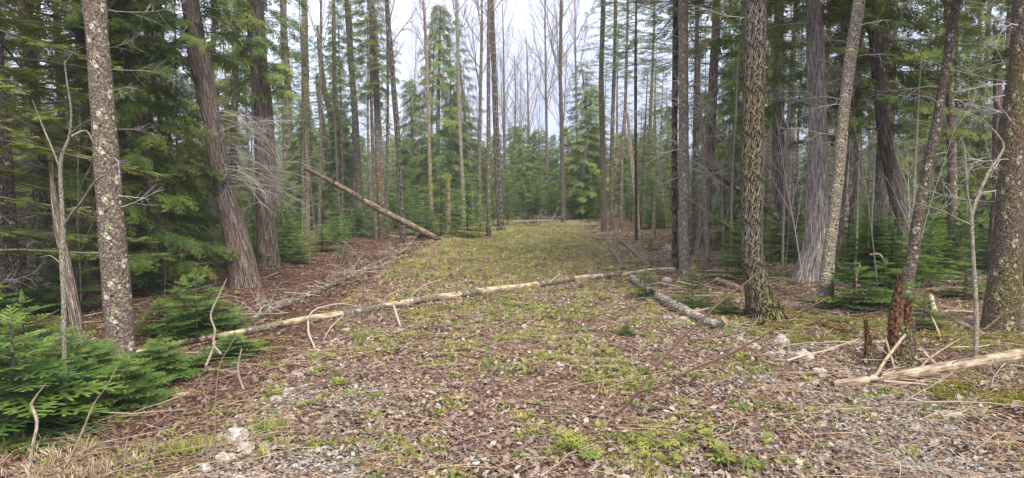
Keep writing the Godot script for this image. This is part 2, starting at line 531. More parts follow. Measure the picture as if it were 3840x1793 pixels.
# ---------------------------------------------------------------- prototypes
func build_protos() -> void:
	var sp := []
	var cs := []
	for k in 3:
		var g := cedar_spray(R(0.34, 0.40), 0.0085, 2)
		g.make_tints(green_cedar)
		cs.append(g)
	sp.append(cs)
	var fs := []
	for k in 3:
		var g := fir_spray(R(0.34, 0.42), 0.0105)
		g.make_tints(green_fir)
		fs.append(g)
	sp.append(fs)
	var hs := []
	for k in 3:
		var g := fir_spray(R(0.30, 0.38), 0.0105)
		g.make_tints(green_hemlock)
		hs.append(g)
	sp.append(hs)
	var ys := []
	for k in 3:
		var g := fir_spray(R(0.34, 0.42), 0.013)
		g.make_tints([Color(0.100, 0.178, 0.036), Color(0.130, 0.208, 0.040), Color(0.158, 0.232, 0.046)])
		ys.append(g)
	sp.append(ys)
	P.sprays = sp
	P.cedar = [crown(8.0, 1.7, 90, 0, 0.62, 0.125), crown(8.0, 1.5, 80, 0, 0.55, 0.13), crown(8.0, 1.9, 85, 0, 0.7, 0.125)]
	P.fir = [crown(7.0, 1.5, 90, 1, 0.85, 0.12), crown(7.0, 1.3, 75, 1, 0.75, 0.13)]
	P.full = [crown(8.0, 1.75, 118, 0, 0.75, 0.15, 1.25), crown(8.0, 1.6, 108, 0, 0.6, 0.15, 1.25)]
	P.sparse = [crown(8.0, 1.45, 72, 0, 0.5, 0.14, 0.9), crown(8.0, 1.3, 62, 0, 0.4, 0.15, 0.9), crown(8.0, 1.6, 76, 0, 0.6, 0.15, 0.9)]
	P.twiggy = [crown(7.0, 1.35, 78, 1, 0.8, 0.15), crown(7.0, 1.15, 66, 1, 0.7, 0.16)]
	P.hemlock = [crown(8.0, 2.6, 62, 2, 0.6, 0.12), crown(8.0, 2.3, 54, 2, 0.55, 0.12)]
	P.dead = []
	for k in 10:                                              # crooked dead limbs, about 1 m, along +x
		var g := G.new()
		var c := DEAD * R(0.75, 1.25)
		twig(g, Vector3.ZERO, Vector3(1, R(-0.1, 0.35), 0).normalized(), 1.0, R(0.009, 0.013), 2 if k % 3 else 1, Vector3(0, R(-1.0, 0.1), 0), 0.16, 8 if k % 3 else 5, c, 0.9)
		P.dead.append(g.mesh())
	P.droop = []
	for k in 6:                                               # long bowed dead limbs, whip-like
		var g := G.new()
		twig(g, Vector3.ZERO, Vector3(1, R(0.0, 0.5), R(-0.3, 0.3)).normalized(), 1.6, R(0.010, 0.014), 2, Vector3(0, R(-1.5, -0.4), R(-0.4, 0.4)), 0.11, 7, Color(0.30, 0.28, 0.265) * R(0.7, 1.25), 0.6)
		P.droop.append(g.mesh())
	P.bare = []
	for k in 4:                                               # leafless crowns of tall hardwoods, rising
		var g := G.new()
		var n := 20
		for b in n:
			var t := b / float(n)
			var a := b * 2.4 + R(-0.4, 0.4)
			twig(g, Vector3(0, 5.0 * t, 0), Vector3(cos(a) * 0.75, R(0.5, 0.9), sin(a) * 0.75).normalized(), (2.6 - 1.5 * t) * R(0.7, 1.1), 0.026 * (1.1 - 0.7 * t), 2, Vector3(0, 0.25, 0), 0.13, 8, Color(0.20, 0.18, 0.17), 0.75)
		P.bare.append(g.mesh())
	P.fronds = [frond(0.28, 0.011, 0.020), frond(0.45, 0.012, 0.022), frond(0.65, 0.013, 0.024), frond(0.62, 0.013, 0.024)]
	P.young = []
	for k in 4:
		P.young.append(young_fir(1.0, R(0.48, 0.56), 8, k))
	P.sapfir = [sapling_fir(2.6, 0.95), sapling_fir(2.6, 0.8)]
	P.stick = []
	for k in 8:                                               # fallen sticks, 1 m along x
		var g := G.new()
		twig(g, Vector3(-0.5, 0.012, 0), Vector3.RIGHT, 1.0, R(0.007, 0.012), 1 if k % 2 else 0, Vector3.ZERO, 0.10, 2, Color.WHITE, 0.7)
		P.stick.append(g.mesh())
	P.sapling = []
	for k in 6:                                               # thin leafless saplings, 2 m tall
		var g := G.new()
		twig(g, Vector3.ZERO, Vector3(R(-0.1, 0.1), 1, R(-0.1, 0.1)), 2.0, R(0.009, 0.012), 2, Vector3(0, 0.12, 0), 0.06, 7, Color.WHITE, 0.75)
		P.sapling.append(g.mesh())

func young_fir(H: float, rad: float, whorls: int, seed_: int) -> Array:
	var g := G.new()
	var w := G.new()
	tube(w, [Vector3.ZERO, Vector3(0.01, H * 0.5, 0), Vector3(0, H * 0.97, 0)], [0.013 * H, 0.009 * H, 0.003], 6, Color(0.15, 0.14, 0.11))
	for k in whorls:
		var t := (k + 0.3) / whorls
		var y := H * (0.10 + 0.86 * t)
		var L := rad * pow(1.0 - t, 0.8) + 0.06
		var m := 5 if k < whorls - 2 else 4
		for b in m:
			var az := TAU * b / m + k * 0.9 + R(-0.3, 0.3)
			var l := L * R(0.75, 1.12)
			var dir := Vector3(cos(az), R(-0.12, 0.15) + 0.45 * t * t, sin(az)).normalized()
			var f := 0
			var best := 9.0
			var sizes := [0.28, 0.45, 0.65, 0.62]
			for q in 4:
				var e: float = absf(sizes[q] - l) + R(0, 0.03)
				if e < best: best = e; f = q
			var bs := face(dir, (Vector3.UP + rv() * 0.18).normalized())
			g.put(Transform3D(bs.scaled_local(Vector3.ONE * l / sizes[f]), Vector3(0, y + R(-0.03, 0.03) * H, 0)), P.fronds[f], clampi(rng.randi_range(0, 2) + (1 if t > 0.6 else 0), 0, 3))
	g.put(Transform3D(face(Vector3(0.05, 1, 0), Vector3.RIGHT).scaled_local(Vector3(0.7, 0.7, 0.5)), Vector3(0, H * 0.86, 0)), P.fronds[0], 3)
	return [g.mesh(), w.mesh()]

func sapling_fir(H: float, rad: float) -> Array:
	var g := G.new()
	var w := G.new()
	tube(w, [Vector3.ZERO, Vector3(0.02, H * 0.5, 0), Vector3(0, H, 0)], [0.026, 0.016, 0.004], 6, Color(0.16, 0.14, 0.12))
	var y := 0.15
	while y < H * 0.97:
		var t := y / H
		var L := rad * pow(1.0 - t, 0.85) + 0.05
		for b in 7:
			var az := TAU * b / 7.0 + y * 5.0 + R(-0.3, 0.3)
			var o := Vector3(cos(az), R(-0.1, 0.15) + 0.35 * t, sin(az)).normalized()
			var l := L * R(0.7, 1.15)
			var n := maxi(1, int(l / 0.16))
			for k in n:
				var at := Vector3(0, y, 0) + o * l * k / n
				for s in ([0.0] if k == n - 1 else [-1.0, 0.0, 1.0]):
					var d := (o.rotated(Vector3.UP, s * R(0.5, 0.9)) + Vector3.UP * R(-0.1, 0.2)).normalized()
					g.put(Transform3D(face(d, Vector3.UP + rv() * 0.25).scaled_local(Vector3.ONE * R(0.45, 0.75) * (0.7 if s != 0.0 else 1.0)), at), P.sprays[3][rng.randi_range(0, 2)], rng.randi_range(0, 2))
		y += R(0.13, 0.2)
	return [g.mesh(), w.mesh()]

# ---------------------------------------------------------------- things
func grey_down(mat: String, c: Color) -> Color:
	if mat != "bleach": return c
	var v := (c.r + c.g + c.b) / 3.0
	return c.lerp(Color(v, v, v), 0.6) * 0.92

func standing(called: String, label: String, mat: String, pts: Array, rad: Array, o := {}) -> Node3D:
	var base: Vector3 = pts[0]
	base.y = h(base.x, base.z)
	var t := thing(called, label, o.get("category", "tree"), base, o.get("group", ""))
	var lp := []
	for p: Vector3 in pts: lp.append(p - base)
	var rr := rad.duplicate()
	lp[0].y = -0.12
	var total: float = o.get("total", 0.0)
	if total > lp[-1].y + 0.3:
		var d: Vector3 = (lp[-1] - lp[-2]).normalized()
		var y0: float = lp[-1].y
		var r0: float = rr[-1]
		var end: float = o.get("tip", 0.35)
		while lp[-1].y < total - 0.01:
			d = (d + Vector3(0, 0.1, 0) + rv() * 0.02).normalized()
			var sl := minf(1.2, total - lp[-1].y + 0.01)
			lp.append(lp[-1] + d * sl / maxf(d.y, 0.3))
			rr.append(r0 * lerpf(1.0, end, (lp[-1].y - y0) / (total - y0)))
	var rs := resample(lp, rr, 0.16 if rr[0] > 0.09 else 0.3)
	var g := G.new()
	var big: bool = rr[0] > 0.09
	tube(g, rs[0], rs[1], 28 if big else 12, grey_down(mat, o.get("tint", Color.WHITE)), {"tw": o.get("tw", 0.45), "th": o.get("th", 0.9), "rough": o.get("rough", 0.12), "lobes": o.get("lobes", 0.38 if big else 0.2), "moss": o.get("moss", 0.0), "nlobe": o.get("nlobe", 4.0), "phase": lp[0].x + base.x, "jag": o.get("jag", 0.0), "caps": o.has("jag")})
	part(o.get("stem", "trunk"), g.mesh(), M[mat], t)
	var at := func(y: float) -> Array:
		for k in rs[0].size() - 1:
			if rs[0][k + 1].y >= y:
				return [rs[0][k].lerp(rs[0][k + 1], clampf((y - rs[0][k].y) / maxf(0.01, rs[0][k + 1].y - rs[0][k].y), 0, 1)), rs[1][k]]
		return [rs[0][-1], rs[1][-1]]
	var dead: Array = o.get("dead", [0, 1.0, 3.0, 0.6])       # how many, from, to, length
	for k in int(dead[0]):
		var y := lerpf(dead[1], dead[2], (k + R(0, 1)) / dead[0])
		var a: Array = at.call(y)
		var az: float = R(0, TAU)
		if dead.size() > 4: az = dead[4] + R(-dead[5], dead[5])
		var kind: Array = P[o.get("limbs", "dead")]
		var b := part("dead_branch", kind[rng.randi_range(0, kind.size() - 1)], M.twig, t)
		b.transform = Transform3D(Basis(Vector3.UP, az) * Basis(Vector3.RIGHT, R(-0.6, 0.6)) * Basis.from_scale(Vector3.ONE * dead[3] * R(0.55, 1.25)), a[0] + Vector3(cos(az), 0, -sin(az)) * a[1] * 0.7)
	var cr: Array = o.get("crown", [])                         # kind, from height, width factor
	if cr.size():
		var kind: Array = P[cr[0]]
		var c: Variant = kind[rng.randi_range(0, kind.size() - 1)]
		var a: Array = at.call(cr[1])
		var size: float = 5.0 if cr[0] == "bare" else (7.0 if cr[0] in ["fir", "twiggy"] else 8.0)
		var sy: float = (total - cr[1]) / size * 1.02
		var top: Array = at.call(total)
		var lean: Vector3 = (top[0] - a[0]) / (total - cr[1])
		var b := Basis(Vector3(cr[2], 0, 0), lean * sy, Vector3(0, 0, cr[2])) * Basis(Vector3.UP, R(0, TAU))
		if cr[0] == "bare":
			part("bare_branches", c, M.twig, t).transform = Transform3D(b, a[0])
		else:
			part("crown", c[0], M.leaf, t).transform = Transform3D(b, a[0])
			var w := part("branches", c[1], M.twig, t)
			w.transform = Transform3D(b, a[0])
			w.set_meta("kind", "stuff")
	return t

func log_of(called: String, label: String, mat: String, pts: Array, rad: Array, o := {}) -> Node3D:
	var base: Vector3 = pts[0]
	var t := thing(called, label, o.get("category", "log"), base, o.get("group", ""))
	var lp := []
	for p: Vector3 in pts: lp.append(p - base)
	var rs := resample(lp, rad, 0.14)
	var g := G.new()
	tube(g, rs[0], rs[1], 16, grey_down(mat, o.get("tint", Color.WHITE)), {"tw": 0.6, "th": 2.2, "rough": o.get("rough", 0.18), "caps": true, "jag": o.get("jag", 0.05), "phase": base.x, "moss": 0.0})
	part("stem", g.mesh(), M[mat], t)
	for k in int(o.get("stubs", 0)):                           # broken branch stubs
		var q := rng.randi_range(2, rs[0].size() - 2)
		var along: Vector3 = (rs[0][q + 1] - rs[0][q - 1]).normalized()
		var out := along.cross(Vector3(R(-1, 1), R(-1, 0.6), R(-1, 1))).normalized()
		if out.y < -0.2: out = -out
		var sg := G.new()
		var rr: float = rs[1][q]
		tube(sg, [rs[0][q] + out * rr * 0.7, rs[0][q] + out * (rr + 0.02), rs[0][q] + out * (rr + R(0.02, 0.09)) + along * 0.015], [rr * 0.34, rr * 0.26, rr * 0.16], 6, o.get("tint", Color.WHITE) * 0.75, {"caps": true, "tw": 0.2, "th": 0.3})
		part("branch_stub", sg.mesh(), M[mat], t)
	for k in int(o.get("twigs", 0)):
		var q := rng.randi_range(1, rs[0].size() - 2)
		var b := part("dead_branch", P.dead[rng.randi_range(0, 9)], M.twig, t)
		b.transform = Transform3D(Basis(Vector3.UP, R(0, TAU)) * Basis(Vector3.FORWARD, R(-0.9, -0.05)) * Basis.from_scale(Vector3.ONE * o.get("tl", 0.5) * R(0.4, 1.1)), rs[0][q])
	return t

# a branch drawn through points, as a thing of its own; extra = further limbs of it
func stick(called: String, label: String, pts: Array, rad: Array, col: Color, extra := [], cat := "branch", mat := "twig") -> Node3D:
	var base: Vector3 = pts[0]
	var t := thing(called, label, cat, base)
	var all := [[pts, rad]] + extra
	for e in all.size():
		var lp := []
		for p: Vector3 in all[e][0]: lp.append(p - base)
		var rs := resample(lp, all[e][1], 0.06)
		var g := G.new()
		tube(g, rs[0], rs[1], 8, col, {"rough": 0.3, "phase": base.x + e, "caps": true, "tw": 0.3, "th": 0.5})
		part("stem" if e == 0 else "limb", g.mesh(), M[mat], t)
	return t

func fir_thing(at: Vector3, size: float, wide: float, label: String, group := "", kind := "young") -> Node3D:
	var t := thing("young_fir", label, "young fir", at + Vector3(0, -0.01, 0), group)
	var c: Array = P[kind][rng.randi_range(0, P[kind].size() - 1)]
	var s := size if kind == "young" else size / 2.6
	var b := Basis(Vector3.UP, R(0, TAU)).scaled(Vector3(wide, s, wide))
	part("needles", c[0], M.leaf, t).transform = Transform3D(b, Vector3.ZERO)
	part("stem", c[1], M.twig, t).transform = Transform3D(b, Vector3.ZERO)
	return t

func rock(at: Vector3, w: float, hh: float, label: String, group := "", tint := Color.WHITE) -> void:
	var g := G.new()
	var nu := 14
	var nv := 9
	var off := rv() * 30.0
	for j in nv + 1:
		var b := PI * j / nv
		for k in nu + 1:
			var a := TAU * (k % nu) / nu
			var d := Vector3(cos(a) * sin(b), cos(b), sin(a) * sin(b))
			var r := 1.0 + 0.55 * lump.get_noise_3dv(d * 6.0 + off) + 0.10 * lump.get_noise_3dv(d * 22.0 + off)
			g.v.append(Vector3(d.x * w * 0.5, d.y * hh * 0.62, d.z * w * 0.42) * r)
			g.c.append(tint)
	var st := SurfaceTool.new()
	st.begin(Mesh.PRIMITIVE_TRIANGLES)
	st.set_smooth_group(-1)
	for j in nv:
		for k in nu:
			var q := j * (nu + 1) + k
			for e in [q, q + 1, q + nu + 2, q, q + nu + 2, q + nu + 1]:
				st.set_color(tint)
				st.add_vertex(g.v[e])
	st.generate_normals()
	var o := single("rock", st.commit(), M.stone, label, "rock", at + Vector3(0, hh * 0.12, 0), group)
	o.rotation.y = R(0, TAU)

func stump(called: String, label: String, at: Vector3, hh: float, w: float, spikes: int) -> void:
	var t := thing(called, label, "stump", at)
	var g := G.new()
	tube(g, resample([Vector3(0, -0.1, 0), Vector3(0, hh * 0.25, 0), Vector3(0, hh * 0.5, 0)], [w * 0.62, w * 0.46, w * 0.43], 0.06)[0], resample([Vector3(0, -0.1, 0), Vector3(0, hh * 0.25, 0), Vector3(0, hh * 0.5, 0)], [w * 0.62, w * 0.46, w * 0.43], 0.06)[1], 22, Color.WHITE, {"tw": 0.4, "th": 0.6, "rough": 0.3, "lobes": 0.35, "moss": 0.7, "jag": hh * 0.16, "caps": true, "phase": at.x})
	part("base", g.mesh(), M.thin, t)
	for k in spikes:                                           # splintered slivers of rotten wood
		var a := TAU * k / spikes + R(-0.3, 0.3)
		var o := Vector3(cos(a), 0, sin(a)) * w * R(0.12, 0.34)
		var tall := hh * (R(0.5, 0.72) if k else 1.0)
		var s := G.new()
		var r := w * R(0.10, 0.16)
		if k == 0: o = Vector3(-w * 0.24, 0, w * 0.1); r = w * 0.19
		var rs := resample([o + Vector3(0, hh * 0.2, 0), o * 1.03 + Vector3(0, tall * 0.7, 0), o * 1.05 + Vector3(R(-0.02, 0.02), tall, 0)], [r * 1.2, r, r * R(0.5, 0.8)], 0.05)
		tube(s, rs[0], rs[1], 7, Color.WHITE.lerp(Color(0.5, 0.45, 0.45), R(0, 0.7)), {"tw": 0.2, "th": 0.4, "rough": 0.6, "phase": k * 3.1, "jag": 0.10, "caps": true})
		part("splinter", s.mesh(), M.rot, t)

# ---------------------------------------------------------------- the scene
func _ready() -> void:
	rng.seed = 4711
	lump.seed = 5
	lump.frequency = 0.1
	var cam := Camera3D.new()
	cam.name = "camera"
	cam.fov = 38.62
	cam.near = 0.1
	cam.far = 600.0
	cam.position = Vector3(0, 1.6 + h(0, 0), 0)
	cam.rotation.x = -0.06496
	add_child(cam)
	cam.current = true
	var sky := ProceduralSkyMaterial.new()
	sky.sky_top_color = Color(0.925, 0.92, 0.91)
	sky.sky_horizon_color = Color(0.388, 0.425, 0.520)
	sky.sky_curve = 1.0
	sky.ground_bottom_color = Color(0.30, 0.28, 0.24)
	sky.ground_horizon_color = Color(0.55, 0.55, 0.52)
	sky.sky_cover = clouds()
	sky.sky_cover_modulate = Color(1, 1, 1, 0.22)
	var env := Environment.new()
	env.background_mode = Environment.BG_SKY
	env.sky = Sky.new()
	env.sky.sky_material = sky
	env.tonemap_mode = Environment.TONE_MAPPER_LINEAR
	env.tonemap_exposure = 4.4
	env.fog_enabled = true
	env.fog_density = 0.001
	env.fog_light_color = Color(0.92, 0.95, 1.0)
	env.sdfgi_enabled = true
	env.ssao_enabled = true
	env.ssil_enabled = true
	var we := WorldEnvironment.new()
	we.name = "world"
	we.environment = env
	add_child(we)
	var sun := DirectionalLight3D.new()
	sun.name = "sun"
	sun.light_energy = 0.5
	sun.light_angular_distance = 18.0
	sun.light_color = Color(1.0, 0.955, 0.88)
	sun.shadow_enabled = true
	sun.sky_mode = DirectionalLight3D.SKY_MODE_LIGHT_ONLY
	sun.rotation = Vector3(-0.88, 0.35, 0)
	add_child(sun)
	materials()
	build_protos()
	terrain()
	near_trees()
	forest()
	fallen()
	understory()
	floor_cover()


func clouds() -> ImageTexture:
	var f := FastNoiseLite.new()
	f.seed = 12
	f.frequency = 0.012
	f.fractal_octaves = 5
	var im := Image.create(1024, 512, false, Image.FORMAT_RGBA8)
	for y in 512:
		for x in 1024:
			var b := PI * (y + 0.5) / 512.0
			var a := TAU * x / 1024.0
			var n := f.get_noise_3d(cos(a) * sin(b) * 90.0, cos(b) * 200.0, sin(a) * sin(b) * 90.0)
			var v := clampf(0.5 + n * 1.4, 0.0, 1.0)
			im.set_pixel(x, y, Color(0.62, 0.62, 0.62, v * 0.55))
	return ImageTexture.create_from_image(im)

func ground_tint(x: float, z: float) -> Color:
	var d := -z
	var s := x - track_x(minf(d, 45.0))
	var track := 1.0 - smooth(2.0, 3.2, absf(s))
	var c := Color(0.78, 0.62, 0.54).lerp(Color(1.15, 1.05, 0.92), smooth(2.5, 4.0, s))
	c = c.lerp(Color(1.35, 1.20, 1.15), track)
	var n := lump.get_noise_2d(x * 9.0, z * 9.0)
	var grass := smooth(9.0, 20.0, d) * (1.0 - smooth(2.0, 3.4, absf(s))) * smooth(-0.3, 0.2, n)
	c = c.lerp(Color(2.1, 2.1, 1.15), grass * 0.8)
	var gravel := track * smooth(0.05, 0.4, lump.get_noise_2d(x * 7.0 + 90.0, z * 5.0)) * smooth(1.0, 1.8, absf(s)) * (1.0 - smooth(8.0, 11.0, d))
	return c.lerp(Color(1.5, 1.48, 1.42), gravel) * 0.42

func terrain() -> void:
	var xs := []
	var zs := []
	var x := -150.0
	while x < 150.0:
		xs.append(x)
		x += 0.14 + maxf(0.0, absf(x) - 6.0) * 0.09
	xs.append(150.0)
	var z := 30.0
	while z > -170.0:
		zs.append(z)
		z -= 0.14 + (maxf(0.0, -z - 16.0) * 0.05 if z < 0.0 else z * 0.15)
	zs.append(-170.0)
	var g := G.new()
	for zz: float in zs:
		for xx: float in xs:
			var y := h(xx, zz)
			if absf(xx) < 20 and zz > -40: y += 0.025 * lump.get_noise_2d(xx * 22.0, zz * 22.0)
			g.v.append(Vector3(xx, y, zz))
			g.c.append(ground_tint(xx, zz))
	var w := xs.size()
	for j in w * zs.size(): g.n.append(Vector3.UP)
	for j in range(1, zs.size() - 1):
		for k in range(1, w - 1):
			var q := j * w + k
			g.n[q] = -(g.v[q + 1] - g.v[q - 1]).cross(g.v[q - w] - g.v[q + w]).normalized()
	for j in zs.size() - 1:
		for k in w - 1:
			var q := j * w + k
			g.i.append_array(PackedInt32Array([q, q + w, q + w + 1, q, q + w + 1, q + 1]))
	single("ground", g.mesh(), M.soil, "leaf strewn forest floor with a track running through it", "ground", Vector3.ZERO, "", "structure")

func near_trees() -> void:
	# big lichen-spotted fir on the left, and the cedar behind it
	standing("fir_tree", "big fir trunk thickly spotted with pale lichen, rising from the low green firs", "fir", [V(-4.724,-0.349,-8.155),V(-4.74,-0.072,-8.155),V(-4.787,1.065,-8.155),V(-4.834,2.485,-8.155),V(-4.895,3.874,-8.155)], [0.166,0.159,0.155,0.134,0.131], {"total": 15.0, "crown": ["fir", 6.5, 1.3], "dead": [9, 1.6, 4.6, 0.75, 0.2, 1.1], "lobes": 0.12, "tw": 0.5, "th": 1.0})
	standing("cedar_tree", "broad based cedar trunk half hidden behind the lichen spotted fir", "cedar", [V(-8.459,-0.35,-13.417),V(-8.425,-0.031,-13.417),V(-8.353,0.719,-13.417),V(-8.269,1.756,-13.417),V(-8.233,3.051,-13.417),V(-8.269,4.33,-13.417),V(-8.32,5.341,-13.417)], [0.393,0.315,0.249,0.199,0.168,0.152,0.144], {"total": 13.0, "crown": ["cedar", 4.2, 1.3], "dead": [7, 1.8, 4.4, 0.9, 3.2, 0.9], "limbs": "dead", "moss": 0.4})
	standing("cedar_tree", "leaning cedar with a burst of bowed dead limbs halfway up", "cedar", [V(-5.452,-0.286,-13.932),V(-5.548,0.236,-13.932),V(-5.624,0.686,-13.932),V(-5.907,1.903,-13.932),V(-6.078,3.112,-13.932),V(-6.296,4.308,-13.932),V(-6.422,5.291,-13.932)], [0.327,0.261,0.229,0.191,0.174,0.196,0.180], {"total": 12.0, "crown": ["cedar", 4.6, 1.1], "dead": [34, 2.0, 3.6, 0.85, 0.0, 1.5], "limbs": "droop", "lobes": 0.22, "tint": Color(0.88, 0.86, 0.85)})
	standing("cedar_tree", "dark straight cedar just behind the leaning cedar", "cedar", [V(-6.296,-0.27,-17.488),V(-6.299,0.164,-17.488),V(-6.292,0.452,-17.488),V(-6.277,1.98,-17.488),V(-6.296,3.512,-17.488),V(-6.402,4.999,-17.488),V(-6.46,6.477,-17.488)], [0.314,0.273,0.256,0.246,0.232,0.225,0.212], {"total": 13.0, "crown": ["cedar", 4.3, 1.0], "dead": [9, 1.5, 3.6, 0.8], "limbs": "droop", "lobes": 0.22, "tint": Color(0.72, 0.70, 0.70)})
	standing("cedar_tree", "slim knotty grey trunk between the dark cedar and the peeling pole", "thin", [V(-15.38,-0.285,-48.339),V(-15.609,1.412,-48.339),V(-15.869,3.364,-48.339),V(-15.712,8.918,-48.339),V(-15.88,12.35,-48.339),V(-15.877,15.08,-48.339)], [0.359,0.321,0.321,0.255,0.236,0.227], {"total": 12.0, "crown": ["sparse", 5.2, 0.7], "dead": [12, 2.2, 5.2, 0.9]})
	bark_patches(standing("dead_tree", "dead pole with bark peeling off its pale orange wood", "bleach", [V(-9.956,-0.3,-32.868),V(-9.908,1.472,-32.868),V(-9.873,3.27,-32.868),V(-9.811,7.052,-32.868),V(-9.807,9.839,-32.868),V(-9.814,10.765,-32.868)], [0.199,0.186,0.173,0.154,0.135,0.135], {"total": 11.0, "dead": [18, 1.5, 7.0, 0.9], "rough": 0.2, "tint": Color(0.95, 0.85, 0.75)}))
	standing("slim_tree", "thin trunk leaning left over the fallen leaning pole, first of three", "thin", [V(-10.657,-0.316,-40.916),V(-10.838,2.141,-40.916),V(-11.14,4.862,-40.916),V(-11.391,6.81,-40.916),V(-11.52,8.371,-40.916)], [0.184,0.168,0.160,0.144,0.128], {"total": 9.0, "crown": ["sparse", 4.5, 0.7], "dead": [10, 2.0, 5.0, 0.8]})
	standing("slim_tree", "grey trunk resting against the leaning pole, second of three", "thin", [V(-9.477,-0.28,-37.623),V(-9.61,1.454,-37.623),V(-9.682,2.419,-37.623),V(-9.89,5.684,-37.623),V(-10.252,7.411,-37.623),V(-10.421,9.255,-37.623)], [0.184,0.169,0.162,0.154,0.140,0.132], {"total": 11.0, "crown": ["sparse", 5.0, 0.8], "dead": [12, 2.0, 6.0, 0.8]})
	standing("slim_tree", "grey trunk with a split pale flank, third of three by the leaning pole", "cedar", [V(-9.028,-0.294,-36.75),V(-9.091,2.029,-36.75),V(-9.159,4.006,-36.75),V(-9.429,6.645,-36.75),V(-9.441,9.258,-36.75),V(-9.426,11.848,-36.75)], [0.136,0.122,0.122,0.115,0.108,0.101], {"total": 12.0, "crown": ["sparse", 5.0, 0.85], "dead": [12, 2.5, 7.0, 0.8], "tint": Color(0.9, 0.85, 0.85)})
	standing("slim_tree", "slim spotted trunk at the edge of the clearing in front of the leaning pole", "thin", [V(-7.068,-0.306,-31.683),V(-7.066,0.736,-31.683),V(-7.123,2.756,-31.683),V(-7.26,5.949,-31.683),V(-7.408,8.202,-31.683),V(-7.52,10.435,-31.683)], [0.186,0.161,0.149,0.136,0.124,0.111], {"total": 13.0, "crown": ["fir", 8.0, 0.9], "dead": [10, 4.0, 8.0, 0.8]})
	standing("slim_tree", "mossy trunk behind the upper end of the leaning pole", "fir", [V(-5.672,-0.306,-30),V(-5.72,0.641,-30),V(-5.757,1.39,-30),V(-5.853,4.857,-30),V(-5.947,7.431,-30),V(-6.087,9.966,-30)], [0.193,0.193,0.176,0.158,0.135,0.123], {"total": 14.0, "crown": ["sparse", 6.0, 1.0], "dead": [12, 3.0, 8.0, 0.9], "moss": 0.3})
	standing("slim_tree", "thin straight stem beside the mossy trunk", "thin", [V(-5.772,-0.317,-29),V(-5.792,0.469,-29),V(-5.905,4.748,-29),V(-5.917,7.237,-29)], [0.079,0.079,0.068,0.057], {"total": 11.0, "crown": ["sparse", 6.0, 0.8], "dead": [6, 3.0, 7.0, 0.7]})
	standing("slim_tree", "thin pale stem between the mossy trunk and the dark bending trunk", "thin", [V(-5.713,-0.292,-31),V(-5.691,0.754,-31),V(-5.58,6.033,-31),V(-5.575,8.494,-31)], [0.073,0.073,0.061,0.055], {"total": 11.0, "crown": ["bare", 7.0, 0.6], "dead": [6, 3.0, 8.0, 0.7]})
	standing("dark_tree", "tall dark trunk bending left at the top, beside the young firs", "ash", [V(-4.138,-0.291,-26),V(-4.179,0.382,-26),V(-4.205,0.809,-26),V(-4.326,3.673,-26),V(-4.482,5.913,-26),V(-4.611,7.755,-26),V(-4.678,8.85,-26)], [0.132,0.132,0.117,0.107,0.102,0.091,0.086], {"total": 13.0, "crown": ["bare", 7.5, 0.9], "dead": [12, 5.0, 9.0, 0.9], "tint": Color(0.62, 0.62, 0.62)})
	standing("slim_tree", "pale grey aspen stem above the tallest young firs", "bleach", [V(-3.744,-0.29,-32),V(-3.774,0.727,-32),V(-3.834,2.718,-32),V(-3.877,5.074,-32),V(-3.942,7.82,-32),V(-4.025,9.622,-32)], [0.094,0.094,0.088,0.075,0.069,0.063], {"total": 13.0, "crown": ["bare", 8.0, 0.8], "dead": [8, 4.0, 9.0, 0.9], "tint": Color(0.72, 0.74, 0.75)})
	standing("slim_tree", "pale mottled aspen stem just past the young firs", "pale", [V(-2.329,-0.046,-33),V(-2.346,0.7,-33),V(-2.378,2.113,-33),V(-2.517,5.182,-33),V(-2.576,8.477,-33),V(-2.628,10.802,-33)], [0.097,0.097,0.090,0.084,0.077,0.071], {"total": 14.0, "crown": ["bare", 8.5, 0.8], "dead": [10, 4.0, 9.0, 0.8], "tint": Color(0.7, 0.7, 0.7)})
	standing("slim_tree", "straight slender trunk at the edge of the clearing, front one of a pair", "thin", [V(-0.893,-0.02,-25.926),V(-0.889,1.902,-25.926),V(-0.885,3.667,-25.926),V(-0.878,6.639,-25.926),V(-0.854,8.83,-25.926)], [0.091,0.076,0.076,0.071,0.066], {"total": 13.0, "crown": ["bare", 8.0, 0.7], "dead": [8, 4.5, 8.5, 0.8]})
	standing("dark_tree", "taller dark trunk behind the slender one at the clearing's edge", "ash", [V(-0.466,0.018,-29.791),V(-0.501,0.263,-29.791),V(-0.67,3.975,-29.791),V(-0.791,7.391,-29.791),V(-0.89,9.908,-29.791)], [0.175,0.145,0.128,0.116,0.105], {"total": 15.0, "crown": ["bare", 9.0, 1.0], "dead": [10, 7.0, 11.0, 1.0], "tint": Color(0.68, 0.66, 0.68)})
	standing("bare_tree", "leafless forked hardwood with dark trunk at the end of the clearing", "thin", [V(2.966,0.014,-39.107),V(2.836,4.718,-39.107),V(2.745,8.087,-39.107),V(2.747,10.858,-39.107)], [0.145,0.115,0.099,0.092], {"total": 17.0, "crown": ["bare", 8.3, 1.35], "dead": [6, 5.0, 8.0, 0.9], "tint": Color(0.75, 0.72, 0.72)})
	standing("cedar_tree", "bushy cedar right of the bare hardwood, bright green in front", "cedar", [V(5.665,0.07,-47.851),V(5.58,1.414,-47.851),V(5.43,4.012,-47.851),V(5.187,6.776,-47.851)], [0.159,0.140,0.122,0.093], {"total": 10.5, "crown": ["cedar", 3.2, 1.45], "dead": [5, 1.5, 3.2, 0.7]})
